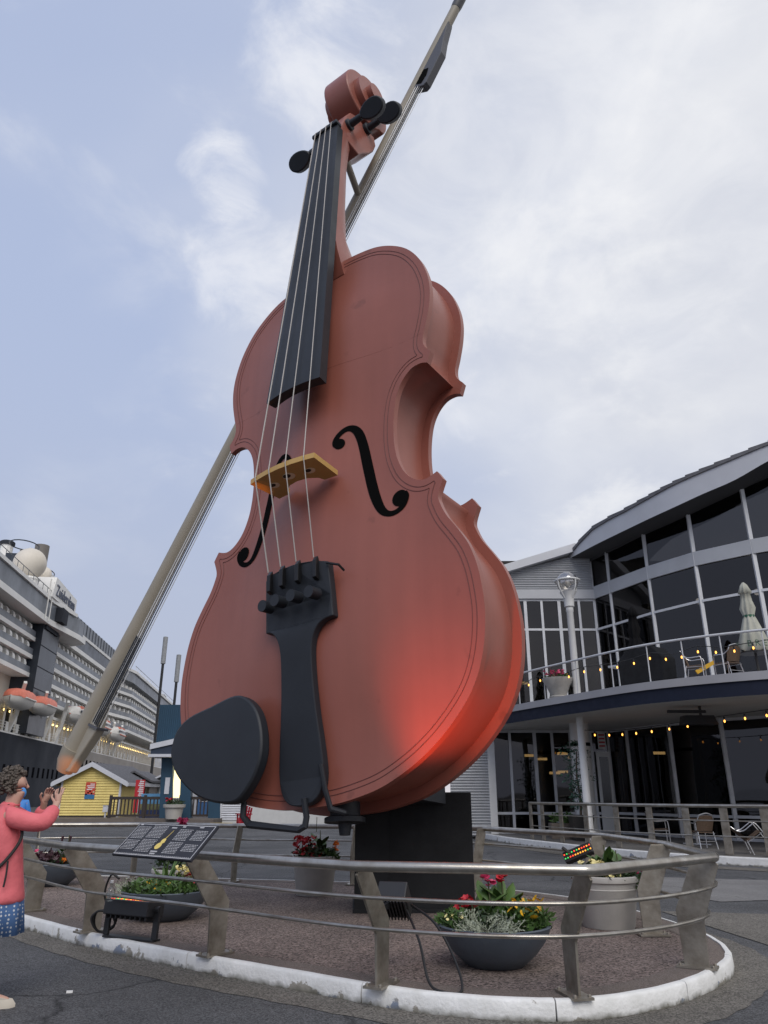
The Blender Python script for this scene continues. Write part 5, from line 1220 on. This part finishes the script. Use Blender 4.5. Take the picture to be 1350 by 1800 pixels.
# the balcony
BALC = catmull([V(x, y, 0) for x, y in ((3.7, 31.0), (4.2, 28.9), (4.99, 26.83), (6.16, 24.29), (7.37, 21.95), (8.59, 20.55), (10.01, 19.48), (11.7, 18.6), (13.6, 18.0), (17, 17.5))], 5)
bn_ = normals2(BALC, False)
if bn_[15].dot(Vector((-.6, -.8))) < 0: bn_ = [-q for q in bn_]
def bal(k_, o, z): p, q = BALC[k_], bn_[k_]; return bw_((p.x + q.x * o, p.y + q.y * o, z))
nb = len(BALC)
def bandmesh(name, o, z0, z1, m):
    MB().add([bal(k_, o, z) for k_ in range(nb) for z in (z0, z1)], [(i * 2, i * 2 + 2, i * 2 + 3, i * 2 + 1) for i in range(nb - 1)]).build(name, m, bld, smooth=True)
bandmesh('balcony_fascia', 0, 4.02, 4.42, M_NAVB); bandmesh('balcony_cap', .05, 4.40, 4.62, M_SLABG)
slab_out = [bal(k_, .04, 4.615) for k_ in range(nb)] + [bw_((19, 23, 4.615)), bw_((12, 31.6, 4.615))]
MB().add(slab_out, [tuple(range(len(slab_out)))]).build('balcony_floor', M_SLABG, bld)
sof = [bal(k_, -.01, 4.025) for k_ in range(nb)] + [bw_((19, 23, 4.025)), bw_((12, 31.6, 4.025))]
MB().add(sof, [tuple(range(len(sof)))]).build('balcony_soffit', M_SOFW, bld)
ul = [bal(k_, .05, 4.40) for k_ in range(nb)] + [bal(k_, -.02, 4.40) for k_ in range(nb - 1, -1, -1)]
MB().tube([bal(k_, -.08, 5.70) for k_ in range(nb)], .035, 8).build('balcony_handrail', M_MULL, bld, smooth=40)
M_CLR = glass('clear_balustrade', (0.93, 0.94, 0.94), .008)
for k_ in range(0, nb - 3, 3):
    a, b = bal(k_, -.08, 4.68), bal(k_ + 3, -.08, 4.68); d = (b - a).normalized() * .03
    MB().quad(a + d, b - d, b - d + Vector((0, 0, .95)), a + d + Vector((0, 0, .95))).build('glass_panel', M_CLR, bld)
    MB().tube([bal(k_, -.1, 4.6), bal(k_, -.1, 5.7)], .02, 6).build('balcony_post', M_MULL, bld)
col_ = thing('support_column', 'round white column under the balcony with a dark band', 'column', (7.1, 28, .18))
MB().lathe([(.34, 0), (.34, 3.86)], 28).build('shaft', M_WHT, col_, smooth=40); MB().lathe([(.345, 3.05), (.355, 3.06), (.355, 3.16), (.345, 3.17)], 28).build('dark_band', M_FH, col_); MB().lathe([(.40, 0), (.40, .25), (.35, .3)], 28).build('base', M_WHT, col_, smooth=40)
dr = MB().box(bw_((8.45, 30.93, .25)), bw_((8.98, 31.02, 3.2))).build('door', M_WHT, bld)
MB().box(bw_((8.55, 30.91, 1.2)), bw_((8.88, 30.935, 3.0))).build('door_pane', mat('dark_pane', (.015, .015, .017), .1), dr)
sg_ = MB().box(bw_((8.55, 30.88, 3.3)), bw_((8.85, 30.92, 3.95))).build('notice_sign', M_WHT, bld)
ft = MB()
for i in range(4): ft.box(bw_((8.58, 30.872, 3.38 + i * .14)), bw_((8.82, 30.879, 3.44 + i * .14)))
ft.build('notice_print', mat('print_red', (.45, .04, .04), .6), sg_)

# ------------------------------------------------------------------ lamp post in front
lp = thing('street_lamp', 'white street lamp with globe head in front of the balcony', 'street lamp', (6.55, 25.6, .0))
MB().lathe([(.17, 0), (.17, .5), (.13, .55), (.115, 7.6), (.13, 7.62), (.13, 7.75)], 20).build('post', M_WHT, lp, smooth=40)
MB().lathe([(.10, 7.75), (.17, 7.8), (.19, 8.15), (.30, 8.32)], 18).build('collar', M_WHT, lp, smooth=40)
for a in range(4):
    an = a * math.pi / 2 + .5; MB().tube(catmull([V(.18 * math.cos(an), .18 * math.sin(an), 8.1), V(.38 * math.cos(an), .38 * math.sin(an), 8.45), V(.43 * math.cos(an), .43 * math.sin(an), 8.72)], 4), .025, 6).build('cage_arm', M_WHT, lp)
MB().tube([(.43 * math.cos(a * .2618), .43 * math.sin(a * .2618), 8.74) for a in range(24)], .035, 6, closed=True).build('cage_ring', M_WHT, lp)
MB().ball((0, 0, 8.68), .38, 24, 16).build('globe', glass('lamp_globe', (.72, .71, .68), .30), lp, smooth=True)
MB().ball((0, 0, 8.62), .10, 10, 8, (1, 1, 1.4)).build('bulb', mat('bulb_white', (.8, .8, .78), .4), lp, smooth=True)

# ------------------------------------------------------------------ string lights
M_BULB = emis('filament_bulb', (1.0, .40, .07), 3.2)
def string_lights(label, pts, bulbs, drop=.12, sag=.12):
    t = thing('string_lights', label, 'string lights', pts[0], 0, 'string lights of the restaurant'); o = Vector(pts[0]); cur = catmull([Vector(p) - o for p in pts], 8)
    MB().tube(cur, .012, 5).build('cable', M_CABLE, t)
    n_ = len(cur)
    for i in range(bulbs):
        f_ = (i + .5) / bulbs * (n_ - 1); p = cur[int(f_)].lerp(cur[min(n_ - 1, int(f_) + 1)], f_ - int(f_))
        so_ = MB().lathe([(.022, -.02), (.025, -.09)], 8, p).build('socket', M_CABLE, t); MB().ball(p + Vector((0, 0, -.15)), .025, 8, 6, (1, 1, 1.6)).build('bulb', M_BULB, so_, smooth=True)
string_lights('string of amber bulbs hung along the inside of the balcony railing', [tuple(bal(k_, -.25, 5.42 + .07 * math.sin(k_ * 1.3)) + BL_) for k_ in range(5, nb - 3, 2)], 26)
string_lights('string of amber bulbs hung under the balcony ceiling', [(6.9, 27.4, 3.75), (7.6, 26.0, 3.62), (8.3, 24.6, 3.6), (9.1, 23.0, 3.66), (9.9, 21.6, 3.72), (10.9, 20.4, 3.8), (12.5, 19.6, 3.9)], 15)
ht = thing('patio_heater', 'black heater hanging from the white balcony ceiling', 'heater', (9.15, 22.3, 3.75))
MB().prism([(-.42, -.16, 0), (.42, -.16, 0), (.5, -.22, -.26), (-.5, -.22, -.26)], (0, .4, 0)).build('housing', M_LAMPB, ht); MB().bar((-.85, 0, .12), (.25, 0, .12), .12, .08).build('arm', M_LAMPB, ht); MB().bar((.1, 0, .0), (.1, 0, .28), .06).build('stem', M_LAMPB, ht)

# ------------------------------------------------------------------ chairs, tables, parasols
M_ALU = mat('chair_aluminium', (0.62, 0.62, 0.63), .3, .9); M_WICK = mat('wicker_brown', (0.115, 0.075, 0.05), .7, var=.3, vscale=30, bump=.4, bscale=80); M_TBL = mat('table_dark', (0.03, 0.028, 0.027), .4)
def make_chair(label, loc, rz, tilt=0.0, group='wicker bistro chairs'):
    t = thing('bistro_chair', label, 'chair', loc, rz, group); t.rotation_euler = (tilt, 0, rz)
    MB().prism([(-.23, -.22, .43), (.23, -.22, .43), (.21, .22, .41), (-.21, .22, .41)], (0, 0, .03)).build('seat', M_WICK, t, bevel=.01)
    vv = []; ff = []
    for i in range(5):
        z = .46 + i * .105; w = .23 + .012 * i - (.05 if i == 4 else 0); y = .22 + .03 * i
        for j in range(5): x = -1 + j * .5; vv.append((w * x, y - .06 * x * x, z - (.05 * x * x if i == 4 else 0)))
    for i in range(4):
        for j in range(4): ff.append((i * 5 + j, i * 5 + j + 1, i * 5 + j + 6, i * 5 + j + 5))
    b = MB().add(vv + [(p[0], p[1] + .02, p[2]) for p in vv], ff + [tuple(k_ + 25 for k_ in reversed(q)) for q in ff]).build('backrest', M_WICK, t, smooth=True)
    for sg in (-1, 1):
        MB().tube(catmull([V(sg * .26, -.24, 0), V(sg * .26, -.23, .62), V(sg * .26, -.12, .67), V(sg * .27, .12, .66), V(sg * .25, .26, .74), V(sg * .2, .31, .88)], 4), .014, 6).build('arm_frame', M_ALU, t)
        MB().tube([(sg * .23, .2, .44), (sg * .26, .30, 0)], .014, 6).build('rear_leg', M_ALU, t); MB().tube([(sg * .25, -.23, .40), (sg * .25, .24, .40)], .011, 6).build('seat_rail', M_ALU, t)
    MB().tube(catmull([V(-.2, .31, .88), V(0, .35, .93), V(.2, .31, .88)], 4), .014, 6).build('top_frame', M_ALU, t)
    MB().tube([(-.25, .27, .2), (.25, .27, .2)], .010, 6).build('stretcher', M_ALU, t); return t
BZ = 4.62
make_chair('wicker bistro chair on the balcony seen from behind beside the beige parasol', (9.7, 21.0, BZ), R(205)); make_chair('wicker bistro chair on the balcony next to the yellow folded sign', (9.0, 21.6, BZ), R(60))
make_chair('wicker bistro chair at the right edge of the balcony', (11.6, 20.4, BZ), R(120))
tb = thing('bistro_table', 'round dark table under the closed beige parasol', 'table', (10.5, 20.95, BZ)); MB().lathe([(.42, .70), (.44, .71), (.44, .73), (.42, .74)], 24).build('tabletop', M_TBL, tb); MB().lathe([(.25, 0), (.25, .02), (.04, .05), (.035, .70)], 16).build('pedestal_leg', M_TBL, tb)
def parasol(label, loc, h, m, mt, word, size, mats_):
    t = thing('parasol', label, 'parasol', loc, 0, 'closed parasols on the balcony')
    MB().tube([(0, 0, .0), (0, 0, h)], .024, 8).build('pole', M_TBL, t)
    prof_ = [(.03, h + .02), (.09, h - .06), (.17, h - .30), (.12, h - .32), (.14, h - .55), (.19, h - .75), (.13, h - .98), (.16, h - 1.06), (.27, h - 1.45), (.40, h - 1.95), (.38, h - 2.0)]
    vv = []; n_ = 32
    for r_, z in prof_:
        for j in range(n_): a = 2 * math.pi * j / n_; k_ = 1 + .16 * math.sin(a * 8) * min(1, r_ / .15); vv.append((r_ * k_ * math.cos(a), r_ * k_ * math.sin(a), z + (.05 * math.sin(a * 8) if z < h - 1.9 else 0)))
    ff = [(i * n_ + j, i * n_ + (j + 1) % n_, (i + 1) * n_ + (j + 1) % n_, (i + 1) * n_ + j) for i in range(len(prof_) - 1) for j in range(n_)]
    ca = MB().add(vv, ff).build('canopy', m, t, smooth=True); MB().lathe([(.145, h - 1.02), (.15, h - .95)], 18).build('tie', mt, t)
    az_ = math.atan2(-loc[1], -loc[0]); lets = MB(); n_c = len(word)
    for i, ch_ in enumerate(word):
        if ch_ == ' ': continue
        a = az_ + (i - (n_c - 1) / 2) * size * .80 / .50; d = Vector((math.cos(a), math.sin(a), 0)); tg_ = Vector((-d.y, d.x, 0))
        q = text_mb(ch_, size, Matrix.Translation(d * .505 + Vector((0, 0, h - 1.84))) @ Matrix((tg_, Vector((0, 0, 1)), d)).transposed().to_4x4(), .004); lets.add(q.v, q.f)
    lets.build('lettering', mats_, ca); return t
M_BEIGE = mat('parasol_beige', (0.40, 0.40, 0.34), .8, var=.12, vscale=4); M_BLKC = mat('parasol_black', (0.008, 0.008, 0.009), .9, spec=.1)
parasol('closed beige parasol with green lettering on the balcony', (10.5, 20.95, BZ), 2.75, M_BEIGE, mat('tie_green', (.03, .12, .07), .7), 'R BREW', .25, mat('letter_green', (.04, .10, .06), .7))
parasol('closed black parasol with white lettering on the balcony', (8.15, 23.9, BZ), 2.75, M_BLKC, M_BLKC, 'PELLI', .27, M_WHITE)
ys = thing('folded_sign', 'yellow folded floor sign on a balcony chair', 'sign', (9.55, 22.2, BZ)); MB().prism([(-.3, 0, .42), (.28, 0, .72), (.32, 0, .62), (-.24, 0, .32)], (0, .05, 0)).build('board', mat('sign_yellow', (.75, .42, .02), .5), ys); MB().tube([(0, .03, 0), (0, .03, .5)], .02, 6).build('prop', M_TBL, ys)
gr = thing('covered_grill', 'bulky grill under a black cover beside the black parasol', 'grill', (8.05, 22.9, BZ), R(-50))
MB().prism([(-.75, -.35, 0), (.75, -.35, 0), (.78, -.35, .85), (.45, -.35, 1.2), (-.4, -.35, 1.22), (-.78, -.35, .85)], (0, .75, 0)).build('cover', mat('cover_black', (.01, .0105, .012), .8, var=.3, bump=.5, bscale=6, spec=.2), gr, bevel=.05)
MB().box((-1.15, -.3, .72), (-.78, .3, .78)).build('side_shelf', M_ALU, gr)
for x in (-.6, .6): MB().tube([(x, -.38, .0), (x, -.38, .12)], .06, 8).build('castor', M_TBL, gr)
pb = thing('flower_planter', 'pale stone urn with pink flowers at the left end of the balcony', 'planter', (5.95, 25.75, BZ)); MB().lathe([(.28, 0), (.32, .08), (.26, .12), (.40, .45), (.5, .62), (.52, .7), (.46, .7), (.42, .6)], 24).build('pot', M_POT, pb, smooth=40); foliage(pb, 'foliage', M_LG, (0, 0, .62), .42, .25, 200, .12, rg); cluster(pb, 'pink', (-.1, -.1, .75), .36, 50, rg, 1.6, .2); cluster(pb, 'yellow', (.25, 0, .8), .12, 6, rg, 1.4, .1)
# patio level
PZ = .185
make_chair('wicker chair facing left behind the patio rail next to the plant', (8.35, 24.4, PZ), R(80)); make_chair('wicker chair seen from behind in the middle of the patio', (8.95, 22.7, PZ), R(190))
t_ = make_chair('wicker chair tipped forward against a patio table', (9.55, 20.7, PZ + .12), R(75)); t_.rotation_euler = (R(-32), 0, R(75)); t_.location = (9.65, 20.6, PZ + .06)
for i, (x, y) in enumerate(((9.3, 24.0), (10.35, 20.9))):
    tb = thing('bistro_table', ('square patio table between two wicker chairs', 'square patio table beside the tipped chair at the right edge')[i], 'table', (x, y, PZ)); MB().box((-.38, -.38, .72), (.38, .38, .75)).build('tabletop', M_WICK, tb, bevel=.01)
    MB().tube([(0, 0, .03), (0, 0, .72)], .035, 8).build('leg', M_ALU, tb); MB().bar((-.3, -.3, .02), (.3, .3, .02), .06, .03).build('foot', M_ALU, tb); MB().bar((-.3, .3, .05), (.3, -.3, .05), .06, .03).build('foot', M_ALU, tb)
# patio rail
prl = thing('patio_rail', 'long steel rail with stone coloured posts along the patio edge', 'railing', (6.6, 22.9, PZ))
pr_c = catmull([V(x, y, 0) for x, y in ((5.0, 27.3), (5.6, 25.4), (6.64, 22.9), (7.9, 20.95), (9.35, 19.65), (11.0, 18.7), (13.5, 17.7))], 6)
PO = prl.location.copy()
for z, r_ in ((1.33, .045), (.98, .016), (.62, .016)): MB().tube([Vector((p.x, p.y, z)) - PO for p in pr_c], r_, 10).build('rail', M_TUBE, prl, smooth=40)
for k_ in range(0, len(pr_c), 3):
    p = pr_c[k_]; q = pr_c[min(k_ + 1, len(pr_c) - 1)]; d = (q - p).normalized() if (q - p).length > 0 else Vector((1, 0, 0)); n_ = Vector((-d.y, d.x, 0))
    MB().obox(Vector((p.x, p.y, .76)) - PO + n_ * .02, d * .10, n_ * .02, (0, 0, .565)).build('post', M_STEEL, prl, bevel=.01)
# potted fig tree by the column
fg = thing('potted_tree', 'leafy potted tree in a dark square tub by the white column', 'potted tree', (6.55, 26.6, PZ))
MB().prism([(-.30, -.30, 0), (.30, -.30, 0), (.30, .30, 0), (-.30, .30, 0)], (0, 0, .01)).build('tub_base', M_TBL, fg)
MB().add([(s * x, s2 * x, z) for z, x in ((0, .27), (.78, .36)) for s, s2 in ((-1, -1), (1, -1), (1, 1), (-1, 1))], [(0, 1, 5, 4), (1, 2, 6, 5), (2, 3, 7, 6), (3, 0, 4, 7), (4, 5, 6, 7)]).build('tub', M_TBL, fg)
MB().tube(catmull([V(0, 0, .7), V(.04, .02, 1.3), V(-.02, .0, 2.0), V(.05, 0, 2.8)], 4), [.05 - .0025 * i for i in range(13)], 7).build('trunk', wood('fig_bark', (.12, .09, .06)), fg)
rf = random.Random(3); M_FIG = leafmat('fig_leaf', (.03, .085, .05), .4)
for i in range(9):
    z = 1.15 + i * .2; a = rf.uniform(0, 6.28); MB().tube([(0, 0, z), (.35 * math.cos(a), .35 * math.sin(a), z + .2)], [.014, .006], 5).build('branch', MATS['fig_bark'], fg)
cr = MB()
for i in range(760):
    k_ = rf.random(); z = .95 + 2.2 * k_; r_ = .56 * (1 - abs(k_ - .6) * 1.0) * math.sqrt(rf.random()) * (1 + .35 * math.sin(k_ * 17)); a = rf.uniform(0, 6.28); p = Vector((r_ * math.cos(a), r_ * math.sin(a), z)); d = Vector((rf.gauss(0, 1), rf.gauss(0, 1), rf.gauss(-.2, .6))).normalized(); u = d.orthogonal().normalized(); s_ = rf.uniform(.07, .13)
    cr.add([p, p + d * s_ * .5 + u * s_ * .28, p + d * s_, p + d * s_ * .5 - u * s_ * .28], [(0, 1, 2, 3)])
cr.build('crown', M_FIG, fg, kind='stuff')
bx_ = thing('flower_planter', 'low wooden planter box with green leaves behind the patio rail', 'planter', (6.2, 27.6, PZ)); MB().box((-.5, -.25, 0), (.5, .25, .5)).build('box', M_DECK, bx_, bevel=.02); foliage(bx_, 'foliage', M_LG, (0, 0, .48), .4, .4, 260, .13, rg)
# ================================================================== people
M_SKIN = mat('skin', (0.50, 0.30, 0.23), .55, var=.06, vscale=12)
M_HAIRW = mat('curly_grey_hair', (0.14, 0.115, 0.095), .75, col2=(0.05, 0.04, 0.032), vscale=40)
M_PINK = mat('pink_jacket', (0.70, 0.15, 0.17), .7, var=.10, vscale=5, bump=1.0, bscale=7)
M_SHOE = mat('shoe_cream', (0.55, 0.50, 0.42), .6); M_PHONE = mat('phone_black', (.012, .012, .013), .25); M_STRAP = mat('strap_dark', (.02, .018, .018), .7)
def dotted():
    m = mat('polka_skirt', (0.07, 0.15, 0.33), .8); t = m.node_tree; b = t.nodes['Principled BSDF']; co = t.nodes.new('ShaderNodeTexCoord').outputs['Object']
    v = t.nodes.new('ShaderNodeTexVoronoi'); v.inputs['Scale'].default_value = 34; v.inputs['Randomness'].default_value = 0.25; t.links.new(co, v.inputs['Vector'])
    r_ = t.nodes.new('ShaderNodeMapRange'); t.links.new(v.outputs['Distance'], r_.inputs[0]); r_.inputs[1].default_value = .26; r_.inputs[2].default_value = .32; r_.inputs[3].default_value = 1; r_.inputs[4].default_value = 0
    mx = t.nodes.new('ShaderNodeMix'); mx.data_type = 'RGBA'; t.links.new(r_.outputs[0], mx.inputs[0]); mx.inputs[6].default_value = (0.07, 0.15, 0.33, 1); mx.inputs[7].default_value = (.62, .65, .68, 1); t.links.new(mx.outputs[2], b.inputs['Base Color']); return m
def skin_obj(name, chains, m, parent, root=0, sub=2):
    """chains: lists of (key, point, radius); equal keys share a vertex"""
    idx = {}; vv = []; rr_ = []; ee = []
    for ch_ in chains:
        prev = None
        for key, p, r_ in ch_:
            if key not in idx: idx[key] = len(vv); vv.append(p); rr_.append(r_)
            if prev is not None and prev != idx[key]: ee.append((prev, idx[key]))
            prev = idx[key]
    me = bpy.data.meshes.new(name); me.from_pydata(vv, ee, []); me.update()
    o = link(name, me, parent); me.materials.append(m)
    md = o.modifiers.new('skin', 'SKIN'); md.use_smooth_shade = True
    if not me.skin_vertices: me.attributes  # layer is created with the modifier below
    if len(me.skin_vertices) == 0:
        bm = bmesh.new(); bm.from_mesh(me); bm.verts.layers.skin.verify(); bm.to_mesh(me); bm.free()
    sv = me.skin_vertices[0].data
    for i, r_ in enumerate(rr_): sv[i].radius = r_ if isinstance(r_, tuple) else (r_, r_)
    for i in range(len(vv)): sv[i].use_root = (i == root)
    s_ = o.modifiers.new('subdivision', 'SUBSURF'); s_.levels = sub; s_.render_levels = sub
    return o
def hand(side, wrist, dirv, palm_n, key):
    """five unequal fingers, curled a little, rooted in the palm"""
    w = Vector(wrist); d = Vector(dirv).normalized(); n_ = Vector(palm_n).normalized(); s_ = d.cross(n_).normalized()
    res = []; pc = w + d * .06
    res.append([(key + 'wrist', tuple(w), .024), (key + 'palm', tuple(pc), (.03, .022))])
    for i, (o_, l) in enumerate(((-.03, .062), (-.010, .074), (.010, .07), (.03, .055))):
        b = pc + d * .03 + s_ * o_; m_ = b + d * l * .55 + n_ * .012; e_ = m_ + d * l * .28 + n_ * .026
        res.append([(key + 'palm', tuple(pc), .03), (key + 'k%d' % i, tuple(b), .010), (key + 'm%d' % i, tuple(m_), .0088), (key + 'e%d' % i, tuple(e_), .0075)])
    b = w + d * .035 - s_ * .035 * side; m_ = b + d * .03 - s_ * .025 * side + n_ * .01; e_ = m_ + d * .03 + n_ * .012
    res.append([(key + 'wrist', tuple(w), .024), (key + 'tb', tuple(b), .0125), (key + 'tm', tuple(m_), .0105), (key + 'te', tuple(e_), .0085)])
    return res
def person(label, loc, rz, arms, legs, jacket, hem, jm, skirt_m, hair, trousers=None, hood=None):
    t = thing('person', label, 'person', loc, rz)
    R_, L_ = arms
    ch_ = [[('pel', (0, 0, .93), .12), ('sp', (0, 0, 1.12), .12), ('chest', (0, 0, 1.32), .10), ('nk', (.015, 0, 1.47), .058), ('jaw', (.035, 0, 1.555), (.066, .062)), ('mid', (.03, 0, 1.63), (.088, .078)), ('crown', (.015, 0, 1.69), (.082, .076)), ('top', (.01, 0, 1.735), .045)],
           [('jaw', (.035, 0, 1.555), .06), ('chin', (.098, 0, 1.540), .020)], [('mid', (.03, 0, 1.63), .08), ('nb', (.112, 0, 1.632), .018), ('nose', (.131, 0, 1.603), .014)],
           [('mid', (.03, 0, 1.63), .08), ('brow', (.105, 0, 1.665), .026)], [('jaw', (.035, 0, 1.555), .06), ('mouth', (.112, 0, 1.572), .016)],
           [('mid', (.03, 0, 1.63), .08), ('earl', (.02, .085, 1.615), .016)], [('mid', (.03, 0, 1.63), .08), ('earr', (.02, -.085, 1.615), .016)]]
    for s_, (sh, el, wr, hd, pn_) in ((-1, R_), (1, L_)):
        k_ = 'r' if s_ < 0 else 'l'
        ch_.append([('chest', (0, 0, 1.32), .13), (k_ + 'sh', sh, .045), (k_ + 'el', el, .04), (k_ + 'wrist', wr, .026)]); ch_ += hand(s_, wr, hd, pn_, k_)
    for s_, (hp, kn, an, to) in ((-1, legs[0]), (1, legs[1])):
        k_ = 'r' if s_ < 0 else 'l'
        ch_.append([('pel', (0, 0, .93), .12), (k_ + 'hip', hp, .085), (k_ + 'kn', kn, .055), (k_ + 'calf', tuple(Vector(kn) * .6 + Vector(an) * .4), .056), (k_ + 'an', an, .036), (k_ + 'to', to, .03)])
    body = skin_obj('body', ch_, M_SKIN, t)
    for s_ in (-1, 1):
        MB().ball((.102, s_ * .033, 1.636), .0125, 10, 8).build('eye', mat('eye_dark', (.03, .02, .015), .3), body, smooth=True)
    # jacket
    jc = [[('hem', (.0, 0, hem), (.268, .255)), ('h2', (0, 0, hem + .06), (.26, .248)), ('waist', (0, 0, 1.0), (.195, .185)), ('ch', (0, 0, 1.28), (.165, .15)), ('col', (.01, 0, 1.42), (.10, .11)), ('ctop', (.015, 0, 1.515), (.088, .085))]]
    for s_, (sh, el, wr, hd, pn_) in ((-1, R_), (1, L_)):
        k_ = 'r' if s_ < 0 else 'l'; mid = Vector(sh).lerp(Vector(el), .5); cf = Vector(el).lerp(Vector(wr), .88); fm = Vector(el).lerp(Vector(wr), .4)
        jc.append([('ch', (0, 0, 1.28), .16), (k_ + 's', sh, .094), (k_ + 'm', tuple(mid + Vector((0, 0, -.02))), .086), (k_ + 'e', el, .082), (k_ + 'f', tuple(fm), .074), (k_ + 'c', tuple(cf), .058)])
    skin_obj('jacket', jc, jm, t)
    if skirt_m:
        vv = []; n_ = 40; prof_ = ((.17, 1.0), (.205, .86), (.235, .70), (.262, .50), (.255, .50), (.2, .75))
        for r_, z in prof_:
            for j in range(n_): a = 2 * math.pi * j / n_; k_ = 1 + .06 * math.sin(a * 9 + 1) * max(0, (1 - z) / .5); vv.append((r_ * k_ * math.cos(a), r_ * k_ * .92 * math.sin(a), z))
        MB().add(vv, [(i * n_ + j, i * n_ + (j + 1) % n_, (i + 1) * n_ + (j + 1) % n_, (i + 1) * n_ + j) for i in range(len(prof_) - 1) for j in range(n_)]).build('skirt', skirt_m, t, smooth=True)
    if trousers:
        tr_ = []
        for s_, (hp, kn, an, to) in ((-1, legs[0]), (1, legs[1])): k_ = 'r' if s_ < 0 else 'l'; tr_.append([('p', (0, 0, .95), .14), (k_ + 'h', hp, .10), (k_ + 'k', kn, .075), (k_ + 'a', tuple(Vector(an) + Vector((0, 0, .0))), .062)])
        skin_obj('trousers', tr_, trousers, t)
    for s_, (hp, kn, an, to) in ((-1, legs[0]), (1, legs[1])):
        a, b = Vector(an), Vector(to); d = (b - a); d.z = 0; d.normalize(); s2 = Vector((-d.y, d.x, 0)); c = a.copy(); c.z = 0
        ol = [(-.07, .025), (-.075, 0), (-.07, -.025), (.0, -.036), (.09, -.042), (.15, -.036), (.185, 0), (.15, .036), (.09, .042), (.0, .036)]
        vv = [c + d * x * 1.05 + s2 * y for x, y in ol] + [c + d * x * 1.05 + s2 * y + Vector((0, 0, .025)) for x, y in ol] + [c + d * (x * .9) + s2 * y * .82 + Vector((0, 0, .10 if x < .03 else .06)) for x, y in ol]
        k_ = len(ol); sh_ = MB().add(vv, [tuple(range(k_ - 1, -1, -1)), tuple(range(2 * k_, 3 * k_))] + [(r0 + i, r0 + (i + 1) % k_, r0 + k_ + (i + 1) % k_, r0 + k_ + i) for r0 in (0, k_) for i in range(k_)]); sh_.build('shoe', M_SHOE, t, smooth=50)
    if hair:
        rh = random.Random(8); hm = MB(); hm.ball((-.012, 0, 1.665), .108, 16, 10, (1, .95, .98))
        for i in range(900):
            u = rh.uniform(-1, 1); a = rh.uniform(0, 6.283); q = Vector((math.sqrt(1 - u * u) * math.cos(a), math.sqrt(1 - u * u) * math.sin(a), u))
            if q.x > .36 and q.z < .52: continue
            if q.z < -.75: continue
            r_ = 1 + rh.uniform(-.12, .13) + .07 * math.sin(q.x * 9 + q.z * 7); p = Vector((-.005, 0, 1.655)) + Vector((q.x * .118 * r_, q.y * .108 * r_, q.z * .118 * r_))
            hm.ball(p, rh.uniform(.009, .018), 5, 4, (rh.uniform(.7, 1.2), rh.uniform(.7, 1.2), rh.uniform(.6, 1)))
        hm.build('hair', M_HAIRW, t, smooth=True, kind='stuff')
    if hood:
        MB().ball((-.02, 0, 1.64), .135, 16, 12, (1, .95, 1.08)).build('hood', hood, t, smooth=True)
    return t
legsA = (((0, -.09, .88), (.05, -.10, .50), (.10, -.10, .085), (.25, -.11, .035)), ((0, .09, .88), (.0, .10, .50), (-.06, .11, .085), (.09, .13, .035)))
armsA = (((.01, -.175, 1.40), (.31, -.21, 1.325), (.385, -.07, 1.475), (-.02, .25, 1.0), (.3, .9, -.2)), ((.01, .175, 1.40), (.25, .23, 1.315), (.27, .09, 1.475), (.25, -.25, 1.0), (.3, -.9, -.2)))
wo = person('person with curly grey hair in a pink jacket and polka dot skirt taking a photo', (-3.30, 7.0, 0), R(20), armsA, legsA, True, .70, M_PINK, dotted(), True)
wo.scale = (1.03, 1.03, 1.03)
MB().tube(catmull([V(.0, -.10, 1.47), V(.10, -.14, 1.36), V(.15, -.17, 1.22), V(.06, -.205, 1.05), V(-.08, -.215, .92), V(-.17, -.16, .86)], 5), .014, 6).build('bag_strap', M_STRAP, wo, smooth=True)
MB().tube(catmull([V(.08, -.213, 1.05), V(.085, -.226, .95), V(.08, -.232, .86)], 4), .008, 5).build('strap_end', M_STRAP, wo)
ph = thing('phone', 'dark phone held up in both hands of the person in pink', 'phone', (-2.93, 7.14, 1.625), R(20)); MB().box((-.005, -.078, -.038), (.005, .078, .038)).build('body', M_PHONE, ph, bevel=.003); MB().box((-.0055, -.07, -.033), (-.0051, .07, .033)).build('screen', mat('screen', (.02, .02, .02), .1), ph)
armsB = (((0, -.18, 1.40), (.02, -.24, 1.14), (.08, -.24, .90), (.15, 0, -1.0), (0, 1, 0)), ((0, .18, 1.40), (.02, .24, 1.14), (.08, .24, .90), (.15, 0, -1.0), (0, -1, 0)))
legsB = (((0, -.09, .88), (.02, -.10, .48), (.0, -.10, .085), (.15, -.11, .035)), ((0, .09, .88), (.02, .10, .48), (.0, .10, .085), (.15, .12, .035)))
person('person in a bright blue hooded jacket and dark trousers standing by the ship', (-9.85, 21.5, 0), R(100), armsB, legsB, True, .78, mat('blue_jacket', (.05, .22, .60), .6, bump=.3, bscale=9), None, False, mat('trousers_dark', (.02, .02, .024), .8), mat('blue_hood', (.06, .28, .68), .6))
